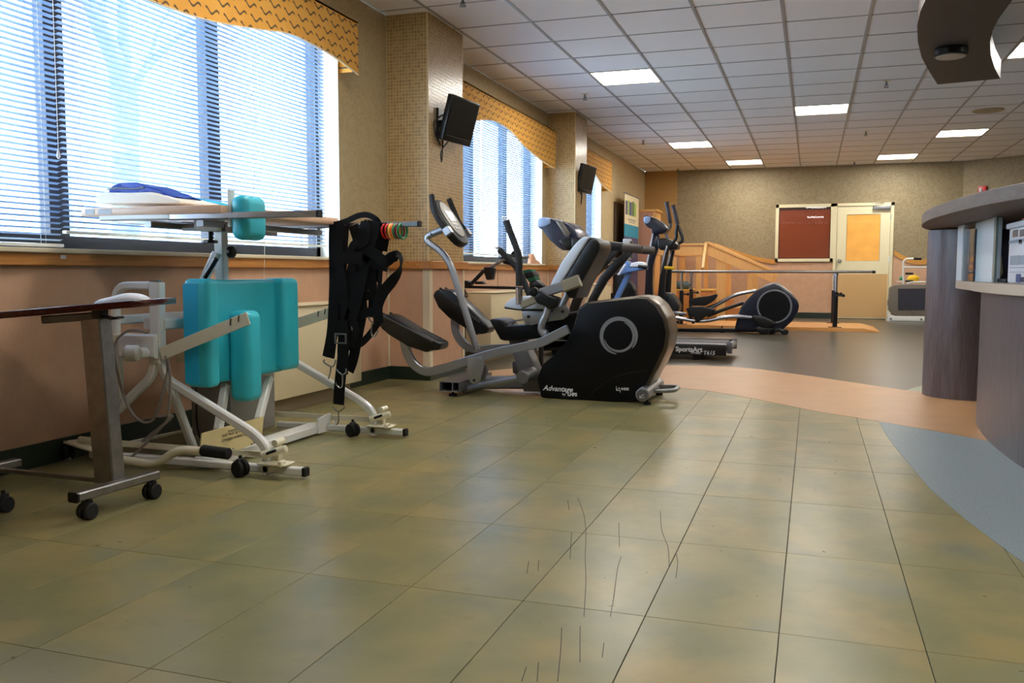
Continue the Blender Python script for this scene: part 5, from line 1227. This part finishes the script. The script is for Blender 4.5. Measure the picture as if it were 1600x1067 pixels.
# pedal arms
def chrome(px,Y,r=.02,m_=M_chrome,nm='pedal_arm'):
    bm=new(); tube(bm,smoothc(PY(px,Y),5),r,12); return finish(bm,nm,m_,t)
chrome([(1048,495),(1065,498),(1085,501),(1105,501),(1130,496),(1150,494.5),(1175,496)],YE-.10,.026)
chrome([(1100,483),(1118,477),(1138,466),(1155,459.5),(1182,454)],YE+.42,.026)
chrome([(1105,494),(1130,484),(1162,473)],YE+.2,.024,M_black,'drive_link')
chrome([(1052,488),(1072,490.5)],YE-.02,.02,M_silver,'link_rod')
bm=new(); slab(bm,PY(k7([(1050,395),(1090,382),(1180,395),(1290,440),(1330,480),(1250,525),(1150,520),(1080,460)]),YE-.14),(0,.08,0),.02,3); finish(bm,'crank_cover',M_black,t)
bm=new(); slab(bm,PY(k7([(330,230),(360,195),(430,180),(560,165),(640,140),(655,155),(630,200),(590,235),(520,275),(400,275),(350,255)]),YE+.30),(0,.18,0),.01,2); finish(bm,'pedal',M_rubber,t)
bm=new(); slab(bm,PY(k7([(300,310),(350,290),(480,285),(630,320),(620,350),(540,385),(480,430),(440,470),(410,465),(400,410),(330,385),(320,340)]),YE-.14),(0,.18,0),.01,2); finish(bm,'pedal',M_rubber,t)
for px_ in ((1059,503),(1083,503.5)):
    bm=new(); q=P(*px_,Y=YE-.12); cyl(bm,q,q+Vector((0,.06,0)),.022,14); finish(bm,'roller',M_black,t)

# ================================================================== parallel bars
t=thing('parallel_bars','parallel walking bars with steel rails on a low wooden platform','parallel bars',(-.6,13.9,0))
xa,xb=-2.15,.70
nb=8; y_=13.2; dy_=(14.6-13.2)/nb
for i in range(nb):
    bm=new(); y0_=13.2+i*dy_; slab(bm,[Vector((xa,y0_+.002,0)),Vector((xb+.2,y0_+.002,0)),Vector((xb+.2,y0_+.002,.006)),Vector((xb,y0_+.002,.05)),Vector((xa,y0_+.002,.05))],(0,dy_-.004,0),.001,1); finish(bm,'plank',M_platwood,t)
for yy in (13.32,14.45):
    zr_=.832
    bm=new(); cyl(bm,(-2.08,yy,zr_),(.78 if yy<14 else .86,yy,zr_),.019,16); r_=finish(bm,'hand_rail',M_steel,t)
    bm=new(); cyl(bm,(.78 if yy<14 else .86,yy,zr_),(.815 if yy<14 else .895,yy,zr_),.021,16); cyl(bm,(-2.115,yy,zr_),(-2.08,yy,zr_),.021,16); finish(bm,'end_cap',M_black,r_)
    for xx in (-1.84,.315):
        bm=new(); box(bm,(xx-.09,yy-.05,.05),(xx+.09,yy+.05,.058),.002,1); finish(bm,'base_plate',mat('brown_plate',(120,66,40),.5),t)
        bm=new(); cyl(bm,(xx,yy,.058),(xx,yy,.55),.032,16); o=finish(bm,'post',M_black,t)
        bm=new(); cyl(bm,(xx,yy,.55),(xx,yy,zr_-.02),.02,14); cyl(bm,(xx,yy,zr_-.05),(xx,yy,zr_-.018),.027,14); finish(bm,'inner_post',M_chrome,o)
        bm=new(); cyl(bm,(xx-.02,yy-.02,.50),(xx+.10,yy-.02,.50),.012,10); cyl(bm,(xx+.10,yy-.045,.50),(xx+.10,yy+.01,.50),.022,12,.004); finish(bm,'lock_lever',M_black,o)

# ================================================================== training stairs
t=thing('training_stairs','oak training stairs with sloping board handrails against the far wall','stairs',(-1.3,15.8,0))
kd5=lambda l:zoomp(l,960,300,3.81)
YT=15.2
def board(px,Y,th,m_=M_stairwood,nm='board',dz=None):
    bm=new(); slab(bm,PY(px,Y),(0,th,0),.003,1); return finish(bm,nm,m_,t)
for Y in (YT,16.35):
    off=(Y-YT)
    def bd(px,th,nm,m_=M_stairwood,dy=0):
        bm=new(); slab(bm,[v+Vector((0,off+dy,0)) for v in PY(px,YT)],(0,th,0),.003,1); return finish(bm,nm,m_,t)
    bd(kd5([(245,318),(528,318),(528,376),(245,376)]),.03,'rail_board')
    bd(kd5([(245,306),(540,306),(540,318),(245,318)]),.09,'cap_rail',dy=-.03)
    bd(kd5([(552,305),(590,318),(960,488),(940,540),(552,376)]),.03,'rail_board')
    bd(kd5([(540,296),(570,298),(935,462),(915,466),(560,312)]),.09,'cap_rail',dy=-.03)
    for a_,b_ in ((330,366),(484,512),(606,658),(790,828)):
        bd([(960+a_/3.81,300+(350 if a_!=790 else 435)/3.81),(960+b_/3.81,300+(350 if a_!=790 else 435)/3.81),(960+b_/3.81,500.5),(960+a_/3.81,500.5)],.04,'post',dy=.03)
bm=new(); a_=P(1101,378,Y=YT-.0); b_=P(1097,420,Y=14.95); bar(bm,[P(1103,380,Y=YT-.06),P(1098,419,Y=YT-.3)],.05,.05,up=(1,0,0)); finish(bm,'end_rail',mat('pale_oak',(232,190,120),.4),t)
q=P(1165,500,Y=YT+.06)
xs=[P(v,480,Y=YT+.06).x for v in (1030,1110,1138,1166)]
hz=[.62,.42,.22]
# platform and two steps going down to the right
bm=new(); box(bm,(P(1028,480,Y=YT).x,YT+.08,0.0),(P(1112,480,Y=YT).x,16.3,.50),.006); finish(bm,'landing',M_stepwood,t)
bm=new(); box(bm,(P(1028,480,Y=YT).x-.01,YT+.07,.50),(P(1112,480,Y=YT).x+.02,16.31,.53),.004,1); finish(bm,'landing_tread',mat('yellow_oak',(208,154,60),.4),t)
x_=P(1112,480,Y=YT).x
for k,h in enumerate((.36,.22,.09)):
    bm=new(); box(bm,(x_,YT+.08,0),(x_+.27,16.3,h),.006); st=finish(bm,'step',M_stepwood,t); bm=new(); box(bm,(x_,YT+.07,h),(x_+.29,16.31,h+.025),.004,1); finish(bm,'tread',M_stairwood,st); x_+=.27
# teal weight lying on landing
q=P(1052,459,Y=YT+.1); t=thing('ankle_weight','small grey-teal roll on the landing of the oak stairs','exercise weight',(q.x,YT+.3,.53))
bm=new(); cyl(bm,(q.x,YT+.35,.60),(q.x+.24,YT+.35,.60),.069,24,.02); finish(bm,'roll',mat('grey_teal_vinyl',(70,92,98),.5),t)
bm=new(); cyl(bm,(q.x-.02,YT+.35,.60),(q.x,YT+.35,.60),.02,12); cyl(bm,(q.x+.24,YT+.35,.60),(q.x+.26,YT+.35,.60),.02,12); finish(bm,'core_tube',M_black,t)

# ================================================================== rebounder with handle near the door
RY=16.1
t=thing('folding_rebounder','tilted rebounder with grey skirt and white tubular handle beside the cream door','trampoline',(1.6,RY,0))
kr=lambda l:zoomp(l,1370,390,8.21)
bm=new(); slab(bm,PY(kr([(160,490),(215,450),(300,440),(640,445),(900,445),(940,500),(945,820),(900,850),(330,855),(210,835),(150,775),(148,700)]),RY+.05),(0,.10,0),.02,3); fr_=finish(bm,'skirt',M_netgrey,t,smooth=45)
bm=new(); slab(bm,PY(kr([(272,500),(870,495),(870,775),(275,780)]),RY+.045),(0,.01,0),.003,1); finish(bm,'mat',M_netdark,fr_)
bm=new()
for a_ in (420,600):
    bar(bm,[P(*kr([(a_,785)])[0],Y=RY+.044),P(*kr([(a_+70,835)])[0],Y=RY+.044)],.01,.03,up=(0,1,0))
finish(bm,'skirt_tape',mat('brown_tape',(96,84,72),.6),fr_)
bm=new(); slab(bm,PY(kr([(135,780),(170,830),(240,850),(900,860),(900,940),(140,935)]),RY),(0,.03,0),.004); fz=finish(bm,'base_skirting',M_white,t)
bm=new(); 
for px_ in ((180,888),(570,895)): q=P(*kr([px_])[0],Y=RY); cyl(bm,q,q-Vector((0,.01,0)),.018,12)
finish(bm,'base_bolt',M_greym,fz)
bm=new(); box(bm,(P(1387,500,Y=RY).x,RY,0),(P(1387,500,Y=RY).x+1.1,RY+.5,.03),.008); finish(bm,'base_plate',M_white,t)
bm=new(); tube(bm,fillet(PY(kr([(340,445),(342,120),(470,115)]),RY+.1),.12,7),.016,12); finish(bm,'handle_frame',M_white,t)
bm=new(); cyl(bm,P(1427.5,404.2,Y=RY+.1),P(1440,404.5,Y=RY+.1),.02,14,.004); finish(bm,'handle_grip',M_rubber,t)
bm=new(); cyl(bm,P(1411,417.5,Y=RY+.1),P(1478,417.5,Y=RY+.1),.015,12); finish(bm,'cross_tube',M_white,t)
bm=new(); cyl(bm,P(1414.5,427.3,Y=RY+.1),P(1427,427.5,Y=RY+.1),.016,12); cyl(bm,P(1414.5,439.2,Y=RY+.1),P(1427,439.5,Y=RY+.1),.016,12); finish(bm,'side_pegs',M_rubber,t)
bm=new(); tube(bm,smoothc(PY([(1417,443),(1425,441),(1440,440.8),(1452,441)],RY+.08),4),.014,10); finish(bm,'lower_tube',M_white,t)
q=P(1424,434,Y=RY+.26); t=thing('yellow_ball','small yellow ball resting on the rebounder behind its black peg','ball',q)
bm=new(); bmesh.ops.create_uvsphere(bm,u_segments=24,v_segments=14,radius=.075,matrix=Matrix.Translation(q+Vector((.03,0,-.012)))@Matrix.Diagonal((1.25,1,.8,1))); finish(bm,'shell',M_yellow,t,smooth=60)
bm=new(); torus(bm,q+Vector((.03,0,-.012)),(0,0,1),.094,.003,32,6); finish(bm,'seam',M_yellow,t)
q=P(1408,435,Y=RY+.18); t=thing('green_grip_ball','small green ball beside the yellow ball on the rebounder','ball',q)
bm=new(); bmesh.ops.create_uvsphere(bm,u_segments=20,v_segments=12,radius=.035,matrix=Matrix.Translation(q+Vector((.005,0,0)))); finish(bm,'shell',M_green,t,smooth=60)
bm=new(); bar(bm,[q+Vector((-.08,0,-.05)),q+Vector((.35,0,-.05))],.12,.01); o=finish(bm,'tray',M_palegrey,bpy.data.objects['folding_rebounder'],Vector((1.6,RY,0)))

# ================================================================== wall screens
def screen(c,label,th=.045):
    TL,TR,BR,BL=c; BR=TR+(BL-TL); t=thing('wall_screen',label,'television',(TL+TR+BR+BL)/4,'wall-mounted screens on the pilasters')
    n_=(TR-TL).cross(BL-TL).normalized(); 
    if n_.x<0: n_=-n_
    back=-n_*th
    ww_=(TR-TL).normalized(); uu_=(TL-BL).normalized()
    bm=new(); slab(bm,[TL,TR,BR,BL],back,.006,2); bd=finish(bm,'casing',M_black,t)
    i=.014; bm=new(); slab(bm,[TL+ww_*i-uu_*i+n_*.0005,TR-ww_*i-uu_*i+n_*.0005,BR-ww_*i+uu_*.05+n_*.0005,BL+ww_*i+uu_*.05+n_*.0005],n_*.0015); finish(bm,'display',M_tvscreen,bd)
    bm=new(); bar(bm,[BL+ww_*.04+uu_*.042+n_*.001,BR-ww_*.06+uu_*.042+n_*.001],.003,.004,up=n_); finish(bm,'trim_strip',M_chrome,bd)
    cc_=(TL+TR+BR+BL)/4; wp=Vector((PF,cc_.y-.08,cc_.z-.02))
    bm=new(); box(bm,wp+Vector((0,-.06,-.11)),wp+Vector((.02,.06,.11)),.004,1); br=finish(bm,'wall_plate',M_black,t)
    bm=new(); bar(bm,[wp+Vector((.02,0,0)),(cc_+back)],.04,.05); bar(bm,[cc_+back+uu_*.1-ww_*.01,cc_+back-uu_*.1-ww_*.01],.10,.02,up=n_); finish(bm,'bracket_arm',M_black,t)
    bm=new(); s_=wp+Vector((.01,-.03,-.05)); tube(bm,smoothc([cc_+back-uu_*.12,s_+Vector((.04,-.04,-.16)),s_+Vector((.02,-.0,-.24)),s_+Vector((.01,.04,-.20)),s_+Vector((.02,.03,-.05))],5),.005,8); finish(bm,'cable',M_black,t)
    bm=new(); tube(bm,smoothc([cc_+back+uu_*.1,s_+Vector((.02,-.10,.06)),s_+Vector((.02,-.11,-.04)),s_+Vector((.02,-.02,-.12))],5),.006,8); finish(bm,'cable',M_black,t)
screen([P(708,147,Y=6.22),P(751,163,Y=6.62),P(742,231,Y=6.62),P(691,218,Y=6.22)],'black wall screen on the nearer mosaic pilaster')
screen([P(912,255,Y=10.55),P(933,262,Y=10.92),P(925,304,Y=10.92),P(903,299,Y=10.55)],'black wall screen on the far mosaic pilaster')

# ================================================================== reception desk
t=thing('reception_desk','curved grey-brown wood reception desk with an upper counter and a lower shelf','desk',(1.2,5.5,0))
# tall end column, half cylinder
bm=new(); cx,cy,r_=.985,6.56,.26
pts=[Vector((cx+r_*math.cos(a),cy+r_*math.sin(a),0)) for a in [math.radians(d) for d in range(130,311,9)]]
pts+=[Vector((1.5,6.2,0)),Vector((1.5,6.9,0))]
slab(bm,pts,(0,0,1.10)); finish(bm,'end_column',M_counter,t,smooth=35)
# curved front panel
fl_=[P(a,b,Z=0) for a,b in ((1504,645),(1510,660),(1518,676),(1541,701),(1574,720),(1600,732))]
F=[Vector((.93,5.70,0)),Vector((.872,5.40,0)),Vector((.845,5.05,0)),Vector((.836,4.75,0)),Vector((.845,4.42,0)),Vector((.868,4.15,0)),Vector((.93,3.85,0)),Vector((1.03,3.55,0)),Vector((1.18,3.25,0)),Vector((1.4,2.95,0)),Vector((1.7,2.7,0)),Vector((2.05,2.5,0))]
Fs=smoothc(F,5)
def offs(c,d):
    out=[]
    for i,p in enumerate(c):
        T=(c[min(i+1,len(c)-1)]-c[max(i-1,0)]).normalized(); out.append(p+Vector((T.y,-T.x,0))*d)   # d>0 towards the room side
    return out
IN=offs(Fs,-.03)
if IN[5].x<Fs[5].x: IN=offs(Fs,.03); sg=-1
else: sg=1
bm=new(); slab(bm,Fs+IN[::-1],(0,0,.725)); finish(bm,'front_panel',M_counter,t,smooth=35)
bm=new(); o1=offs(Fs,sg*.055); o2=offs(Fs,-sg*.55)
o1=[Vector((1.2,6.27,0)),Vector((.90,6.27,0)),Vector((.856,6.22,0)),Vector((.84,6.05,0)),Vector((.828,5.8,0)),Vector((.82,5.55,0))]+[v for v in o1 if v.y<5.45]
o2=[Vector((1.45,6.27,0))]+o2
slab(bm,[v+Vector((0,0,.725)) for v in o1+o2[::-1]],(0,0,.047),.003,1); finish(bm,'lower_shelf',M_shelf,t,smooth=35)
bm=new(); o3=offs(Fs,-sg*.56); o4=offs(Fs,-sg*.59); slab(bm,[v for v in o3+o4[::-1]],(0,0,1.105)); finish(bm,'back_panel',M_counter,t,smooth=35)
# upper counter
T1=[P(a,b,Z=1.11) for a,b in ((1456,361.5),(1449,358.5),(1446,355),(1447,347),(1455,342),(1470,338),(1490,332.5),(1512,327),(1544,320),(1572,315),(1600,310))]
T1=[Vector((.99,6.90,1.11)),Vector((.86,6.85,1.11)),Vector((.77,6.72,1.11)),Vector((.69,6.45,1.11)),Vector((.635,6.1,1.11)),Vector((.605,5.7,1.11)),Vector((.60,5.35,1.11)),Vector((.617,5.0,1.11)),Vector((.650,4.6,1.11)),Vector((.70,4.25,1.11)),Vector((.775,3.93,1.11)),Vector((.90,3.55,1.11)),Vector((1.1,3.15,1.11)),Vector((1.4,2.8,1.11)),Vector((1.8,2.45,1.11))]
T1=smoothc(T1,4)
T2=[Vector((2.2,2.9,1.11)),Vector((1.7,3.3,1.11)),Vector((1.42,3.7,1.11)),Vector((1.25,4.2,1.11)),Vector((1.18,4.8,1.11)),Vector((1.2,5.4,1.11)),Vector((1.32,6.0,1.11)),Vector((1.5,6.5,1.11)),Vector((1.35,6.85,1.11))]
bm=new(); slab(bm,T1+T2,(0,0,.062),.002,1); finish(bm,'upper_counter',M_countertop,t,smooth=35)
# supports between shelf and counter, standing along its room-side edge
zs,zt=.772,1.109
def XR(px_,X): return P(px_,400,X=X).y
bm=new(); box(bm,(.845,XR(1503,.845),zs),(.875,XR(1495,.845),zt),.002,1); finish(bm,'support_post',M_whitepanel,t)
ya_,yb_=XR(1551,.885),XR(1522,.885)
bm=new(); box(bm,(.885,ya_,zs),(.925,yb_,zt),.002,1); o=finish(bm,'support_panel',M_whitepanel,t)
bm=new(); box(bm,(.884,ya_+.002,zs+.06),(.8853,yb_-.002,zs+.064)); finish(bm,'panel_joint',M_palegrey,o)
M_dg=glass('desk_glass',(.88,.94,.93))
for a_,b_,X in ((1504,1521,.85),):
    bm=new(); box(bm,(X,XR(b_,X),zs),(X+.005,XR(a_,X),zt)); finish(bm,'glass_screen',M_dg,t)
bm=new(); box(bm,(.884,XR(1554.5,.884),zs),(.895,XR(1552,.884),zt)); finish(bm,'glass_edge',mat('green_glass_edge',(120,140,136),.2),t)
# binders, papers, printer on the shelf
y1_,y0_=XR(1507,.87),XR(1520.5,.87); yw=(y1_-y0_)/3
for k in range(3):
    bn=thing('binder',['navy binder nearest the thin white desk post','navy binder in the middle of three under the counter','navy binder against the wide white desk panel'][k],'binder',(.95,y1_-yw*(k+.5),zs),'navy binders on the desk shelf')
    bm=new(); box(bm,(.87,y1_-yw*(k+1)+.002,zs+.0005),(1.13,y1_-yw*k-.002,zs+.30),.004,2); finish(bm,'cover',M_navy,bn)
    bm=new(); box(bm,(.875,y1_-yw*(k+1)+.008,zs+.30),(1.12,y1_-yw*k-.008,zs+.3015)); finish(bm,'pages',M_palegrey,bn)
X=.91; ya_,yb_=XR(1573.5,X),XR(1556,X)
bn=thing('document_rack','dark document rack with a curled yellowed paper on the desk shelf','rack',(X,(ya_+yb_)/2,zs))
bm=new(); box(bm,(X+.12,ya_+.01,zs+.0005),(X+.15,yb_,zs+.32),.003,1); box(bm,(X+.0,ya_+.01,zs+.0005),(X+.12,yb_,zs+.02),.003,1); finish(bm,'frame',mat('rack_black',(24,24,30),.6),bn)
bm=new(); ribbon(bm,[P(a,b,X=X+.05) for a,b in ((1553.5,364),(1558,376),(1562,395),(1564.5,415),(1565.5,430))],.05,(-1,0,0),.0006); finish(bm,'curled_paper',mat('yellowed_paper',(188,184,130),.7),bn)
bm=new(); p1=P(1553.5,338,X=X+.03); p2=P(1559,355,X=X+.03); box(bm,(X+.03,p2.y,p2.z),(X+.032,p1.y,p1.z)); finish(bm,'white_card',M_palegrey,bn)
X=.90; y1_=XR(1575.5,X); y0_=y1_-.40; zt_=P(1578,358,X=X).z
pr_=thing('printer','white printer with small dark windows on the desk shelf, cut by the photo edge','printer',(X+.2,y1_-.2,zs))
bm=new(); box(bm,(X,y0_,zs+.0008),(X+.36,y1_,zt_),.008,3); bd=finish(bm,'body',M_palegrey,pr_)
bm=new(); box(bm,(X-.012,y0_-.01,zt_),(X+.37,y1_+.02,zt_+.026),.006,2); finish(bm,'lid',M_palegrey,pr_)
kp=lambda x,y:P(1540+x/8.2,320+y/8.2,X=X-.0005)
for r0,m_,nm in (((350,330,415,408),M_screen,'dark_window'),((440,322,500,400),M_screen,'dark_window'),((428,450,465,500),M_screen,'indicator'),((318,655,425,770),mat('print_grey',(150,156,166),.6),'printed_label'),((437,650,510,765),MATS['print_grey'],'printed_label'),((392,885,447,995),mat('slate_blue',(70,76,120),.5),'blue_sticker'),((455,925,510,990),mat('dark_navy_spot',(26,28,60),.5),'round_sticker'),((310,800,510,806),MATS['print_grey'],'body_joint'),((310,858,510,866),MATS['print_grey'],'body_joint'),((300,462,510,468),MATS['print_grey'],'body_joint')):
    p1=kp(r0[0],r0[1]); p2=kp(r0[2],r0[3]); bm=new(); box(bm,(X-.0015,p2.y,p2.z),(X+.001,p1.y,p1.z)); finish(bm,nm,m_,bd)
a_=Vector((X,y0_,0)); Y=y0_; zt_+=.004
pp_=thing('orange_folder','orange and white papers lying on top of the printer','papers',(a_.x+.15,Y+.1,zt_+.022))
bm=new(); box(bm,(a_.x+.02,Y+.02,zt_+.0225),(a_.x+.3,Y+.26,zt_+.030),.001,1); finish(bm,'white_sheets',M_palegrey,pp_)
bm=new(); R_=Matrix.Translation((a_.x+.14,Y+.14,zt_+.031))@Matrix.Rotation(.25,4,'Z'); box(bm,(-.11,-.08,0),(.12,.09,.004),.001,1,R_); finish(bm,'folder',M_orange,pp_)
